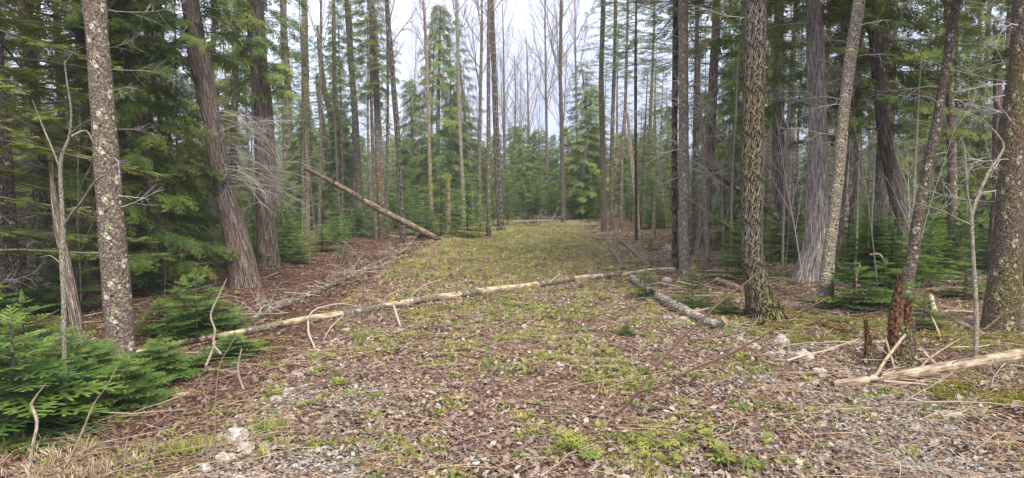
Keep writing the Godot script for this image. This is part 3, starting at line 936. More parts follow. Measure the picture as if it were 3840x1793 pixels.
	# right edge of the clearing
	standing("slim_tree", "dark spotted trunk at the right corner of the clearing", "thin", [V(3.895,0.027,-28.773),V(3.809,3.484,-28.773),V(3.717,6.373,-28.773),V(3.763,8.813,-28.773),V(3.767,9.624,-28.773)], [0.129,0.112,0.107,0.101,0.096], {"total": 14.0, "crown": ["twiggy", 7.0, 0.9], "dead": [14, 5.0, 9.0, 0.9], "tint": Color(0.85, 0.82, 0.82)})
	standing("slim_tree", "thin grey trunk next to the dark spotted one at the clearing's corner", "thin", [V(4.294,0.038,-29.424),V(4.291,3.946,-29.424),V(4.361,7.319,-29.424),V(4.382,9.805,-29.424)], [0.092,0.086,0.080,0.075], {"total": 13.0, "crown": ["twiggy", 6.5, 0.9], "dead": [16, 3.5, 8.0, 0.9]})
	standing("slim_tree", "thin tan trunk left of the bleached pole", "fir", [V(4.263,0.078,-26.703),V(4.276,0.871,-26.703),V(4.302,3.348,-26.703),V(4.388,4.959,-26.703),V(4.417,7.033,-26.703)], [0.083,0.073,0.068,0.063,0.057], {"total": 12.0, "crown": ["twiggy", 6.0, 0.9], "dead": [14, 3.0, 7.0, 0.9]})
	standing("dead_pole", "bleached bare pole leaning left, broken off at its top", "dry_wood", [V(4.339,0.141,-23.336),V(4.252,1.327,-23.336),V(4.112,2.451,-23.336),V(3.91,4.33,-23.336)], [0.073,0.068,0.064,0.046], {"category": "dead tree", "jag": 0.15, "tint": Color(1.65, 1.5, 1.3), "rough": 0.06})
	standing("slim_tree", "thin dark trunk right behind the bleached pole", "thin", [V(4.019,0.103,-22),V(4.007,0.742,-22),V(3.959,3.354,-22),V(3.93,5.876,-22)], [0.052,0.052,0.047,0.043], {"total": 11.0, "crown": ["twiggy", 5.5, 0.85], "dead": [14, 3.0, 7.0, 0.9], "tint": Color(0.6, 0.58, 0.58)})
	standing("dead_pole", "short pale orange snag with a ragged top, right of the bleached pole", "bleach", [V(4.632,0.135,-22.321),V(4.664,0.991,-22.321),V(4.69,1.635,-22.321)], [0.074,0.065,0.057], {"category": "stump", "jag": 0.2, "tint": Color(0.95, 0.78, 0.62)})
	standing("dead_pole", "ragged grey snag standing among the young firs", "bleach", [V(-2.627,-0.118,-28.194),V(-2.632,0.831,-28.194),V(-2.636,1.973,-28.194)], [0.121,0.105,0.083], {"category": "stump", "jag": 0.25, "tint": Color(0.7, 0.62, 0.55)})
	standing("dark_tree", "dark barked trunk close behind the lichen grey trunk", "ash", [V(3.414,0.033,-14.183),V(3.393,0.669,-14.183),V(3.356,2.731,-14.183),V(3.334,5.555,-14.183)], [0.089,0.066,0.061,0.058], {"total": 13.0, "crown": ["twiggy", 5.0, 1.1], "dead": [20, 1.8, 6.0, 1.1], "tint": Color(0.6, 0.58, 0.58), "moss": 0.4})
	standing("fir_tree", "straight lichen grey fir trunk, where the felled pole ends", "fir_pale", [V(3.25,0.053,-12.723),V(3.235,0.355,-12.723),V(3.218,0.765,-12.723),V(3.172,2.981,-12.723),V(3.127,5.148,-12.723)], [0.129,0.104,0.094,0.087,0.082], {"total": 14.0, "crown": ["twiggy", 5.5, 1.2], "dead": [22, 1.6, 6.0, 1.0], "tint": Color(0.8, 0.8, 0.8)})
	standing("ash_tree", "deeply furrowed dark trunk with moss up its flared foot", "ash", [V(3.292,0.019,-8.693),V(3.227,0.164,-8.693),V(3.164,0.371,-8.693),V(3.098,0.681,-8.693),V(3.06,1.029,-8.693),V(3.044,2.293,-8.693),V(3.045,3.29,-8.693),V(3.038,4.024,-8.693)], [0.255,0.211,0.177,0.156,0.146,0.136,0.131,0.126], {"total": 15.0, "crown": ["bare", 6.5, 1.5], "dead": [4, 3.5, 5.0, 0.6], "moss": 1.0, "tint": Color(0.85, 0.83, 0.80), "tw": 0.26, "th": 0.55})
	standing("slim_tree", "thin lichen whitened stem left of the furrowed trunk", "fir_pale", [V(4.332,0.131,-15),V(4.315,0.368,-15),V(4.283,0.833,-15),V(4.181,2.582,-15),V(4.053,3.871,-15),V(4.011,4.936,-15),V(3.974,5.783,-15)], [0.050,0.050,0.047,0.044,0.041,0.038,0.038], {"total": 11.0, "crown": ["fir", 5.5, 0.9], "dead": [18, 1.5, 5.5, 0.9], "tint": Color(1.15, 1.15, 1.1)})
	standing("slim_tree", "thin brown stem behind the lichen grey fir trunk", "thin", [V(4.488,0.095,-17),V(4.49,0.27,-17),V(4.498,0.983,-17),V(4.515,3.439,-17),V(4.526,5.059,-17)], [0.053,0.053,0.050,0.046,0.043], {"total": 11.0, "crown": ["fir", 5.0, 0.9], "dead": [18, 1.5, 6.0, 0.9]})
	standing("cedar_tree", "grey stringy barked cedar with wide spreading root flare", "cedar_pale", [V(5.01,0.159,-11.483),V(5.05,0.34,-11.483),V(5.098,0.566,-11.483),V(5.13,0.846,-11.483),V(5.118,2.183,-11.483),V(5.062,3.505,-11.483),V(4.967,4.802,-11.483)], [0.301,0.242,0.206,0.184,0.162,0.144,0.121], {"total": 13.0, "crown": ["cedar", 4.4, 1.3], "dead": [22, 1.6, 5.0, 1.0], "lobes": 0.4, "nlobe": 3.0, "tint": Color(1.5, 1.5, 1.5), "moss": 0.25})
	standing("slim_tree", "lichen mottled trunk leaning right across the grey cedar", "fir_pale", [V(4.285,0.071,-9.255),V(4.307,0.694,-9.255),V(4.348,1.127,-9.255),V(4.417,1.938,-9.255),V(4.45,2.605,-9.255),V(4.521,3.399,-9.255),V(4.62,4.181,-9.255)], [0.108,0.087,0.076,0.076,0.076,0.074,0.072], {"total": 11.0, "crown": ["fir", 6.0, 0.9], "dead": [14, 2.0, 5.5, 0.7], "tint": Color(1, 1, 0.94), "tw": 0.5, "th": 0.6})
	standing("cedar_tree", "dark cedar leaning left under its own low green crown", "cedar", [V(7.95,0.109,-13.5),V(7.886,0.438,-13.5),V(7.795,0.91,-13.5),V(7.614,1.505,-13.5),V(7.428,2.286,-13.5),V(7.291,2.91,-13.5),V(7.194,3.577,-13.5)], [0.185,0.185,0.158,0.142,0.132,0.116,0.105], {"total": 9.0, "crown": ["cedar", 2.7, 1.25], "dead": [8, 1.0, 2.8, 0.8], "tint": Color(0.7, 0.7, 0.72)})
	standing("slim_tree", "dark crooked trunk bending right, behind the rotten stump", "fir", [V(5.601,0.102,-9.65),V(5.631,0.427,-9.65),V(5.685,0.701,-9.65),V(5.76,1.389,-9.65),V(5.851,1.952,-9.65),V(5.941,2.507,-9.65),V(6.046,3.336,-9.65),V(6.128,4.019,-9.65),V(6.169,4.291,-9.65)], [0.098,0.087,0.079,0.072,0.066,0.064,0.060,0.057,0.057], {"total": 8.0, "crown": ["cedar", 4.4, 1.0], "dead": [10, 2.2, 4.4, 0.8], "tint": Color(0.72, 0.70, 0.70)})
	standing("fir_tree", "thick brown fir trunk at the edge of the view, ringed with lichen", "fir", [V(5.447,0.072,-7.527),V(5.458,0.357,-7.527),V(5.488,1.106,-7.527),V(5.503,2.2,-7.527),V(5.534,3.063,-7.527),V(5.547,3.699,-7.527)], [0.182,0.156,0.135,0.121,0.112,0.106], {"total": 14.0, "crown": ["fir", 5.5, 1.3], "dead": [12, 1.2, 4.5, 0.8, 2.6, 1.2], "moss": 0.4, "tint": Color(0.70, 0.67, 0.64)})
	standing("dead_pole", "dark broken snag behind the edge fir, its top snapped", "cedar", [V(11.432,0.16,-16),V(11.357,1.787,-16),V(11.271,3.515,-16),V(11.187,5.339,-16)], [0.106,0.100,0.094,0.084], {"category": "dead tree", "jag": 0.3, "dead": [6, 1.5, 4.5, 0.7], "tint": Color(0.62, 0.58, 0.58)})
	standing("dead_pole", "split grey snag leaning behind the pale forked sapling", "cedar", [V(-5.105,-0.334,-8),V(-5.186,0.279,-8),V(-5.269,0.911,-8),V(-5.329,1.191,-8),V(-5.355,1.475,-8),V(-5.373,1.774,-8)], [0.063,0.063,0.053,0.047,0.041,0.022], {"category": "stump", "jag": 0.3, "tint": Color(1.15, 1.1, 1.1)})
	# leafless saplings close to the camera
	stick("sapling", "pale forked sapling standing in front of the lichen spotted fir", [V(-3.724,-0.314,-5.6),V(-3.724,-0.247,-5.6),V(-3.727,-0.143,-5.6),V(-3.726,0.246,-5.6),V(-3.709,0.746,-5.6),V(-3.708,1.078,-5.6),V(-3.689,1.314,-5.6),V(-3.692,1.804,-5.6),V(-3.652,1.967,-5.6),V(-3.609,2.064,-5.6),V(-3.583,2.272,-5.6),V(-3.606,2.497,-5.6),V(-3.622,2.686,-5.6)], [0.021,0.021,0.020,0.020,0.019,0.019,0.018,0.014,0.013,0.010,0.008,0.007,0.004], Color(0.66, 0.64, 0.60), [[[V(-3.686,1.338,-5.6),V(-3.577,1.449,-5.55),V(-3.461,1.544,-5.5),V(-3.282,1.711,-5.4),V(-3.176,1.78,-5.4),V(-3.138,1.904,-5.4)], [0.011,0.011,0.010,0.007,0.004,0.003]], [[V(-3.69,1.796,-5.6),V(-3.74,1.947,-5.6),V(-3.884,2.153,-5.7),V(-3.964,2.382,-5.7)], [0.010,0.008,0.007,0.004]], [[V(-3.609,2.064,-5.6),V(-3.534,2.129,-5.7),V(-3.468,2.019,-5.7)], [0.008,0.007,0.004]], [[V(-3.609,2.077,-5.6),V(-3.451,2.153,-5.5),V(-3.26,2.205,-5.4)], [0.007,0.005,0.003]], [[V(-3.623,2.654,-5.6),V(-3.532,2.761,-5.6),V(-3.362,2.782,-5.5)], [0.005,0.004,0.003]], [[V(-3.698,1.008,-5.6),V(-3.799,1.096,-5.6),V(-3.957,1.076,-5.7)], [0.007,0.005,0.003]]], "sapling", "pale")
	stick("sapling", "white barked forked sapling behind the fallen log by the rotten stump", [V(4.409,-0.159,-6.4),V(4.398,0.436,-6.4),V(4.345,1.004,-6.4),V(4.308,1.405,-6.4),V(4.297,1.475,-6.4)], [0.025,0.023,0.020,0.018,0.016], Color(0.78, 0.75, 0.70), [[[V(4.308,1.405,-6.4),V(4.374,1.61,-6.4),V(4.459,1.814,-6.4),V(4.563,1.982,-6.4),V(4.577,2.073,-6.4),V(4.479,2.201,-6.4),V(4.342,2.332,-6.4)], [0.015,0.014,0.013,0.010,0.009,0.006,0.004]], [[V(4.306,1.45,-6.4),V(4.26,1.647,-6.4),V(4.216,2.036,-6.4),V(4.169,2.13,-6.4)], [0.011,0.010,0.008,0.004]], [[V(4.304,1.32,-6.4),V(4.177,1.375,-6.4),V(3.983,1.445,-6.3),V(3.702,1.516,-6.2),V(3.569,1.557,-6.2)], [0.009,0.008,0.006,0.005,0.004]]], "sapling", "pale")
	for a in [[[V(6.47,0.116,-11),V(6.466,0.61,-11),V(6.462,1.3,-11),V(6.476,2.477,-11),V(6.498,3.892,-11)], [0.019,0.019,0.019,0.017,0.011], "tall straight pale sapling in front of the crooked dark trunk"], [[V(6.312,0.156,-12),V(6.319,0.425,-12),V(6.332,0.986,-12),V(6.339,1.74,-12),V(6.35,2.39,-12)], [0.019,0.019,0.019,0.016,0.009], "pale sapling between the lichen trunk and the leaning dark cedar"], [[V(6.589,0.16,-13),V(6.587,0.43,-13),V(6.58,1.245,-13),V(6.577,2.255,-13)], [0.020,0.020,0.018,0.010], "short pale sapling right beside the lichen mottled trunk"], [[V(5.578,0.119,-14),V(5.577,1.218,-14),V(5.609,2.522,-14),V(5.627,3.49,-14)], [0.025,0.022,0.019,0.011], "thin white sapling between the furrowed trunk and the grey cedar"], [[V(4.836,0.145,-15),V(4.835,0.25,-15),V(4.827,1.775,-15),V(4.874,3.395,-15),V(4.912,4.879,-15)], [0.026,0.026,0.026,0.021,0.015], "thin spotted sapling just left of the furrowed trunk"]]:
		sap(a)

func sap(a: Array) -> void:
	stick("sapling", a[2], a[0], a[1], Color(0.8, 0.78, 0.74), [], "sapling", "pale")

func bark_patches(o: Node3D) -> void:                          # what bark is left on the peeling pole
	for a in [[[V(-9.774,11.504,-32.868),V(-9.807,9.839,-32.868),V(-9.807,8.537,-32.868),V(-9.809,7.165,-32.868)], [0.148,0.148,0.161,0.167]], [[V(-9.837,5.722,-32.868),V(-9.841,4.903,-32.868)], [0.173,0.180]], [[V(-9.871,3.384,-32.868),V(-9.887,2.557,-32.868)], [0.186,0.193]], [[V(-9.912,1.919,-32.868),V(-9.92,1.536,-32.868)], [0.199,0.199]], [[V(-9.936,0.703,-32.868),V(-9.941,0.472,-32.868)], [0.205,0.205]]]:
		var g := G.new()
		var lp := []
		for p: Vector3 in a[0]: lp.append(p - o.position + V(R(-0.02, 0.02), 0, 0.008))
		var rs := resample(lp, a[1], 0.08)
		tube(g, rs[0], rs[1], 12, Color.WHITE, {"tw": 0.3, "th": 0.6, "rough": 0.25, "jag": 0.2, "phase": R(0, 9)})
		part("bark_patch", g.mesh(), M.fir, o)

# trees of the stand behind: one of each kind is built, the rest are copies with their own place, turn and size
func wild(kind: String) -> Node3D:
	match kind:
		"cedar": return standing("cedar_tree", "", "cedar", [V(0, 0, 0), V(0.1, 2, 0), V(0.05, 5, 0.1)], [0.15, 0.12, 0.10], {"total": 12.0, "crown": ["sparse", 3.2, 1.15], "dead": [14, 1.4, 4.6, 1.0]})
		"low": return standing("cedar_tree", "", "cedar", [V(0, 0, 0), V(-0.1, 2, 0), V(0.05, 4, 0.1)], [0.12, 0.10, 0.08], {"total": 9.0, "crown": ["full", 0.5, 1.1]})
		"fir": return standing("fir_tree", "", "fir", [V(0, 0, 0), V(0.05, 2, 0), V(0, 5, 0.05)], [0.12, 0.10, 0.085], {"total": 13.0, "crown": ["twiggy", 6.0, 1.0], "dead": [24, 1.5, 6.4, 1.0]})
		"fir_low": return standing("fir_tree", "", "thin", [V(0, 0, 0), V(0.0, 2, 0), V(0, 5, 0.05)], [0.11, 0.09, 0.07], {"total": 10.5, "crown": ["fir", 2.2, 1.1], "dead": [9, 0.8, 2.4, 0.9]})
		"hemlock": return standing("hemlock_tree", "", "thin", [V(0, 0, 0), V(0.05, 2, 0), V(0, 5, 0.05)], [0.11, 0.09, 0.08], {"total": 10.0, "crown": ["hemlock", 0.9, 1.0], "dead": [6, 0.5, 1.6, 0.8]})
		"bare": return standing("bare_tree", "", "thin", [V(0, 0, 0), V(0.1, 3, 0), V(0.0, 8, 0.1)], [0.11, 0.09, 0.07], {"total": 15.0, "crown": ["bare", 6.5, 1.1], "dead": [4, 3.0, 6.0, 0.8]})
		"pole": return standing("slim_tree", "", "thin", [V(0, 0, 0), V(0.08, 2, 0), V(0.02, 5, 0.06)], [0.06, 0.05, 0.042], {"total": 9.5, "crown": ["twiggy", 5.6, 0.6], "dead": [16, 1.0, 6.0, 0.65]})
		"snag": return standing("dead_tree", "", "cedar", [V(0, 0, 0), V(0.2, 2, 0), V(0.35, 5.5, 0.1)], [0.09, 0.075, 0.05], {"category": "dead tree", "jag": 0.2, "dead": [12, 1.2, 5.2, 0.9]})
	return null

var wilds := {}
func plant(kind: String, at: Vector3, size: float, label: String, group: String, wide := 1.0) -> void:
	if not wilds.has(kind):
		wilds[kind] = []
		for k in 3:
			wilds[kind].append([wild(kind), false])
	var w: Array = wilds[kind][rng.randi_range(0, 2)]
	var o: Node3D = w[0]
	if w[1]:
		var nm: String = String(o.name).rstrip("0123456789").rstrip("_")
		o = o.duplicate()
		o.name = numbered(nm)
		add_child(o)
	w[1] = true
	o.position = at
	o.rotation = Vector3(R(-0.05, 0.05), R(0, TAU), R(-0.05, 0.05))
	o.scale = Vector3(size * wide, size, size * wide)
	tag(o, label, "dead tree" if kind == "snag" else "tree", group)

func landmark(x: float, d: float) -> String:                 # the nearest tree or thing that one can find, seen in that direction
	var marks := {-0.70: "the pale forked sapling", -0.585: "the lichen spotted fir", -0.50: "the low firs", -0.43: "the leaning cedar", -0.365: "the dark straight cedar", -0.302: "the peeling dead pole", -0.256: "the three leaning trunks", -0.20: "the mossy trunk", -0.165: "the dark bending trunk", -0.11: "the tall pointed cedar", -0.03: "the slender pair", 0.07: "the bare hardwood", 0.135: "the clearing's corner trunk", 0.185: "the bleached pole", 0.25: "the lichen grey fir", 0.35: "the furrowed trunk", 0.44: "the grey cedar", 0.49: "the lichen mottled trunk", 0.555: "the leaning dark cedar", 0.61: "the crooked dark trunk", 0.67: "the white barked sapling", 0.74: "the fir at the view's edge"}
	var best := ""
	var near := 9.0
	for m: float in marks:
		if absf(x / d - m) < near:
			near = absf(x / d - m)
			best = marks[m]
	return best

func forest() -> void:
	# trees that can be made out singly
	plant("hemlock", V(-8.063,-0.322,-11), 1.05, "yellow green hemlock filling the corner beside the cedar half behind the fir", "", 1.0)
	plant("hemlock", V(-9.443,-0.322,-14), 1.1, "light green hemlock seen left of the lichen spotted fir, further in", "", 1.1)
	plant("hemlock", V(-7.704,-0.256,-9.5), 1.0, "hemlock reaching layered boughs in from the edge of the view", "", 1.0)
	plant("low", V(-7.158,-0.337,-13.5), 0.9, "dense dark cedar between the lichen spotted fir and the leaning cedar", "", 1.15)
	plant("low", V(-9.408,-0.276,-19), 0.9, "dark cedar behind the dense one, its lowest sprays on the ground", "", 1.1)
	plant("cedar", V(-10.714,-0.298,-24), 1.0, "dark cedar crown behind the burst of dead limbs", "", 1.0)
	plant("cedar", V(-8.474,-0.29,-21), 1.05, "cedar with hanging sprays between the leaning and the dark cedar", "", 0.9)
	plant("low", V(-11.053,-0.282,-35), 0.75, "bright tipped cedar behind the slim knotty trunk", "", 1.0)
	plant("low", V(-4.367,-0.341,-40), 1.42, "tall pointed cedar standing out against the sky, hazy green", "", 1.0)
	plant("low", V(-6.176,-0.289,-44), 1.0, "rounded cedar beside the tall pointed one", "", 1.1)
	plant("low", V(-2.69,-0.273,-46), 0.95, "low hazy cedar right of the tall pointed one", "", 1.3)
	plant("low", V(4.546,0.071,-44), 0.92, "broad cedar behind the bushy one, near the bare hardwood", "", 1.35)
	plant("low", V(2.402,-0.029,-56), 0.75, "lowest cedar in the gap under the open sky", "", 1.6)
	plant("low", V(0,0.01,-58), 0.8, "low cedar left of the gap under the open sky", "", 1.6)
	plant("bare", V(-1.871,-0.103,-40), 1.15, "leafless spreading hardwood behind the slender pair", "", 1.1)
	plant("bare", V(1.934,0,-62), 1.05, "far leafless hardwood in the gap, its twigs against the sky", "", 1.2)
	plant("bare", V(0.257,-0.036,-66), 1.0, "far pale leafless hardwood left of the gap", "", 1.2)
	plant("cedar", V(8.608,0.142,-16), 0.95, "cedar hanging dark sprays over the leaning dark cedar", "", 1.2)
	plant("cedar", V(9.334,0.172,-19), 1.0, "cedar with a dark crown behind the lichen mottled trunk", "", 1.2)
	plant("cedar", V(6.827,0.103,-17), 1.0, "twiggy cedar filling the space behind the grey cedar", "", 1.2)
	plant("low", V(12.788,0.103,-20), 0.75, "low bushy cedar behind the pale forked sapling", "", 1.3)
	# the stand beyond
	var kinds := {"cedar": "cedar", "low": "low boughed cedar", "fir": "twiggy fir", "fir_low": "bushy fir", "hemlock": "light green hemlock", "bare": "leafless grey hardwood", "snag": "broken topped snag"}
	var x := -66.0
	while x < 66.0:
		var d := 11.5
		while d < 74.0:
			var px := x + R(-1.3, 1.3)
			var pd := d + R(-1.3, 1.3)
			d += 2.6 + maxf(0.0, d - 28.0) * 0.05
			var s := px - track_x(minf(pd, 45.0))
			if absf(px) > 0.80 * pd + 2.5: continue
			if pd < 31.0 and px < 0.0 and px > -(0.42 * pd + 1.0): continue
			if pd < 42.0 and px < 0.0 and px > -7.6: continue
			if pd < 42.0 and s > -5.2 and s < (4.4 if pd > 15.0 else 6.0): continue
			if pd > 38.0 and pd < 44.0 and s > -6.0 and s < 6.0: continue
			if R(0, 1) < 0.06: continue
			var gap := pd > 42.0 and px / pd > -0.035 and px / pd < 0.10       # sky shows over low trees here
			var r := R(0, 1)
			var k := "cedar"
			if px < 0.0:
				if px / pd < -0.55 and pd < 30.0: k = "hemlock" if r < 0.5 else ("low" if r < 0.75 else "cedar")
				else: k = "low" if r < 0.36 else ("cedar" if r < 0.64 else ("fir" if r < 0.80 else ("fir_low" if r < 0.9 else "bare")))
			else:
				k = "fir" if r < 0.36 else ("cedar" if r < 0.60 else ("fir_low" if r < 0.70 else ("low" if r < 0.78 else ("bare" if r < 0.90 else "snag"))))
			if pd > 30.0 and not gap and R(0, 1) < 0.5: k = "low" if R(0, 1) < 0.7 else "fir_low"
			if gap: k = "low" if r < 0.7 else ("bare" if r < 0.88 else "fir_low")
			if px > 0.0 and pd < 20.0 and k == "low": k = "fir"
			var size := R(0.85, 1.2)
			if k == "low" and pd > 17.0: size = R(0.5, 0.78)
			if k == "fir_low" and pd > 17.0: size = R(0.5, 0.8)
			if gap: size = R(0.62, 0.8) * (1.25 if k == "bare" else 1.0)
			var deep := "at the edge of the stand" if pd < 18.0 else ("inside the stand" if pd < 27.0 else ("well inside the stand" if pd < 38.0 else "far off"))
			var mark := landmark(px, pd)
			plant(k, gp(px, -pd, -0.05), size, "%s %s, behind %s" % [kinds[k], deep, mark], "%ss behind %s" % [kinds[k], mark], R(0.9, 1.15) if k in ["low", "fir_low", "hemlock"] else R(0.5, 1.05))
		x += 2.8
	for k in 64:                                              # thin stems crowding between the bigger ones
		var pd := R(17.0, 40.0)
		var px := pd * (R(0.17, 0.66) if k % 2 else -R(0.20, 0.62))
		if px > -7.6 and px < 4.6: continue
		var mark := landmark(px, pd)
		plant("pole", gp(px, -pd, -0.05), R(0.7, 1.2), "thin twiggy stem %s, behind %s" % ["inside the stand" if pd < 27.0 else "well inside the stand", mark], "thin stems behind %s" % mark, R(0.7, 1.1))
	for k in 9:                                               # fine leafless crowns against the open sky
		var pd := R(46.0, 68.0)
		var px := pd * lerpf(-0.13, 0.11, (k + R(0, 1)) / 9.0)
		var mark := landmark(px, pd)
		plant("bare", gp(px, -pd, -0.05), R(0.8, 1.15), "leafless hardwood against the sky, behind %s" % mark, "leafless hardwoods behind %s" % mark, R(0.7, 1.1))
	distant()
	for k in wilds:
		for w in wilds[k]:
			if not w[1]: w[0].free()

func distant() -> void:                                       # what closes the view behind the stand: woods that read as one mass
	var xs := []
	var cs := []
	for k in 420:
		var d := R(74.0, 125.0)
		var x := R(-0.95, 0.95) * d
		var s := R(0.8, 1.25) * (0.75 if x / d > -0.04 and x / d < 0.10 else 1.0)
		xs.append(Transform3D(Basis(Vector3.UP, R(0, TAU)).scaled(Vector3(s * 1.5, s, s * 1.5)), gp(x, -d, 0.3)))
		cs.append(Color.WHITE * R(0.8, 1.15))
	scatter("distant_woods", "hazy evergreen woods closing the view behind the stand", "woods", P.full[0][0], M.leaf, xs, cs)

func fallen() -> void:
	# felled poles and logs
	var l := log_of("fallen_log", "long felled pole lying right across the track, its bark half peeled", "dry_wood", [V(-4.623,-0.325,-8.15),V(-4.18,-0.303,-8.804),V(-3.445,-0.216,-9.086),V(-2.721,-0.047,-8.92),V(-2.075,0.038,-8.981),V(-1.779,0.05,-9.388),V(-1.204,0.043,-10.157),V(-0.867,0.051,-10.435),V(-0.271,0.041,-11.125),V(0.351,0.008,-11.898),V(1.346,0,-13.075),V(2.216,0.017,-13.461),V(2.875,0.04,-13.969),V(3.341,0.07,-13.947)], [0.032,0.042,0.047,0.048,0.050,0.051,0.053,0.052,0.054,0.052,0.058,0.056,0.056,0.050], {"twigs": 0, "stubs": 26, "tint": Color(0.70, 0.67, 0.63)})
	for a in [[[V(-4.292,-0.306,-8.579),V(-4.213,-0.302,-8.733),V(-4.111,-0.299,-8.849)], [0.043,0.045,0.046]], [[V(-3.649,-0.251,-9.1),V(-3.423,-0.207,-9.027),V(-3.222,-0.163,-8.966),V(-3.028,-0.118,-8.919)], [0.049,0.053,0.053,0.051]], [[V(-2.209,0.033,-8.891),V(-2.052,0.043,-8.974),V(-1.892,0.05,-9.144),V(-1.768,0.052,-9.349)], [0.053,0.056,0.055,0.054]], [[V(-1.449,0.046,-9.808),V(-1.302,0.045,-10.015),V(-1.16,0.047,-10.16)], [0.055,0.056,0.057]], [[V(-0.784,0.056,-10.484),V(-0.547,0.058,-10.696)], [0.057,0.058]], [[V(0.471,0.015,-11.987),V(0.879,0.02,-12.429),V(1.154,0.013,-12.763)], [0.060,0.063,0.065]], [[V(1.775,0.006,-13.285),V(2.163,0.021,-13.429)], [0.064,0.064]]]:
		var g := G.new()
		var lp := []
		for p: Vector3 in a[0]: lp.append(p - l.position + V(0, 0.002, 0))
		var rs := resample(lp, a[1], 0.07)
		tube(g, rs[0], rs[1], 16, Color(0.70, 0.68, 0.66) * R(0.85, 1.05), {"tw": 0.3, "th": 0.7, "rough": 0.32, "caps": true, "jag": 0.12, "phase": R(0, 9)})
		part("bark_patch", g.mesh(), M.fir_pale, l)
	for a in [[[V(-2.294,0.178,-7.6),V(-2.228,0.077,-7.4),V(-2.076,-0.032,-7.1),V(-2.085,-0.101,-7)], [0.012,0.012,0.010,0.005]], [[V(-1.522,0.173,-8.7),V(-1.425,0.079,-8.4),V(-1.324,-0.018,-8.1),V(-1.221,-0.073,-7.9)], [0.017,0.015,0.014,0.008]], [[V(-1.331,0.196,-8.8),V(-1.299,0.293,-8.8),V(-1.121,0.429,-8.8),V(-0.858,0.523,-8.8)], [0.010,0.010,0.009,0.005]], [[V(-1.63,0.19,-8.6),V(-1.605,0.299,-8.6),V(-1.353,0.418,-8.6)], [0.012,0.010,0.005]], [[V(-2.339,0.181,-7.7),V(-2.26,0.281,-7.8),V(-2.011,0.327,-7.9),V(-1.828,0.279,-8)], [0.011,0.009,0.008,0.005]], [[V(0.545,0.318,-9.9),V(0.661,0.416,-9.9),V(0.7,0.475,-9.9)], [0.012,0.010,0.006]], [[V(-2.012,0.166,-8.1),V(-2.121,0.044,-7.9),V(-2.108,-0.065,-7.4)], [0.008,0.008,0.004]]]:
		var g := G.new()
		var lp := []
		for p: Vector3 in a[0]: lp.append(p - l.position)
		var rs := resample(lp, a[1], 0.06)
		tube(g, rs[0], rs[1], 6, Color(0.30, 0.26, 0.22), {"rough": 0.25})
		part("dead_branch", g.mesh(), M.twig, l)
	log_of("fallen_log", "grey pole ending in a bunch of twigs, lying behind the long felled pole", "thin", [V(-3.854,-0.251,-9.916),V(-3.688,-0.177,-10.632),V(-3.497,-0.112,-11.172),V(-3.302,-0.063,-13.168),V(-3.519,-0.176,-17.31),V(-3.324,-0.139,-20.482)], [0.043,0.047,0.050,0.053,0.054,0.037], {"twigs": 26, "tl": 0.9, "tint": Color(1.05, 1.0, 1.0)})
	var lean := log_of("leaning_log", "fallen trunk resting aslant against the thin trunks, pale and barkless", "bleach", [V(-7.187,2.513,-24),V(-5.778,1.776,-23.8),V(-4.707,1.159,-23.6),V(-3.44,0.541,-23.4),V(-2.627,0.116,-23.3)], [0.066,0.084,0.092,0.096,0.086], {"tint": Color(0.52, 0.50, 0.48), "rough": 0.25, "stubs": 14})
	for a in [[[V(-7.193,2.514,-24.02),V(-6.705,2.26,-23.93),V(-6.115,1.952,-23.86)], [0.080,0.084,0.089]], [[V(-5.659,1.711,-23.8),V(-5.273,1.489,-23.72)], [0.093,0.097]], [[V(-4.515,1.067,-23.6),V(-4.235,0.929,-23.57)], [0.101,0.101]], [[V(-3.158,0.385,-23.4),V(-2.554,0.071,-23.3)], [0.101,0.091]]]:
		var g := G.new()
		var lp := []
		for p: Vector3 in a[0]: lp.append(p - lean.position + V(0, R(-0.012, 0.012), 0.006))
		var rs := resample(lp, a[1], 0.1)
		tube(g, rs[0], rs[1], 12, Color(0.8, 0.74, 0.72), {"tw": 0.3, "th": 0.7, "rough": 0.3, "caps": true, "jag": 0.25, "phase": R(0, 9)})
		part("bark_patch", g.mesh(), M.thin, lean)
	log_of("fallen_log", "smooth barkless log in front of the rotten stump, running out of view", "dry_wood", [V(2.681,0.024,-5.594),V(2.769,0.035,-5.579),V(2.977,0.046,-5.622),V(3.515,0.068,-5.797),V(4.045,0.092,-5.977),V(4.74,0.119,-6.236),V(5.343,0.139,-6.493)], [0.029,0.040,0.047,0.050,0.054,0.063,0.071], {"tint": Color(0.50, 0.475, 0.45), "stubs": 9, "twigs": 4, "tl": 0.35})
	log_of("fallen_log", "grey lichened log lying aslant at the track's edge", "fir_pale", [V(2.259,0.019,-12.801),V(2.209,0.066,-10.413),V(2.264,0.062,-9.032),V(2.325,0.091,-7.95),V(2.378,0.085,-7.721)], [0.077,0.072,0.070,0.065,0.059], {"tint": Color(0.8, 0.8, 0.82), "stubs": 8, "twigs": 3, "tl": 0.3})
	log_of("broken_log", "dark rotten end of a log with an upturned splinter, below the furrowed trunk", "rot", [V(2.554,-0.062,-8.4),V(2.754,-0.085,-8.3),V(2.933,-0.085,-8.25),V(2.998,0.011,-8.2)], [0.056,0.062,0.048,0.029], {"tint": Color(0.38, 0.36, 0.36), "jag": 0.12, "rough": 0.4})
	log_of("split_wood", "pale split slab propped on the grey lichened log's end", "bleach", [V(2.564,0.106,-8.25),V(2.639,0.001,-8.15),V(2.714,-0.123,-8)], [0.035,0.038,0.031], {"tint": Color(0.85, 0.8, 0.74), "category": "slab"})
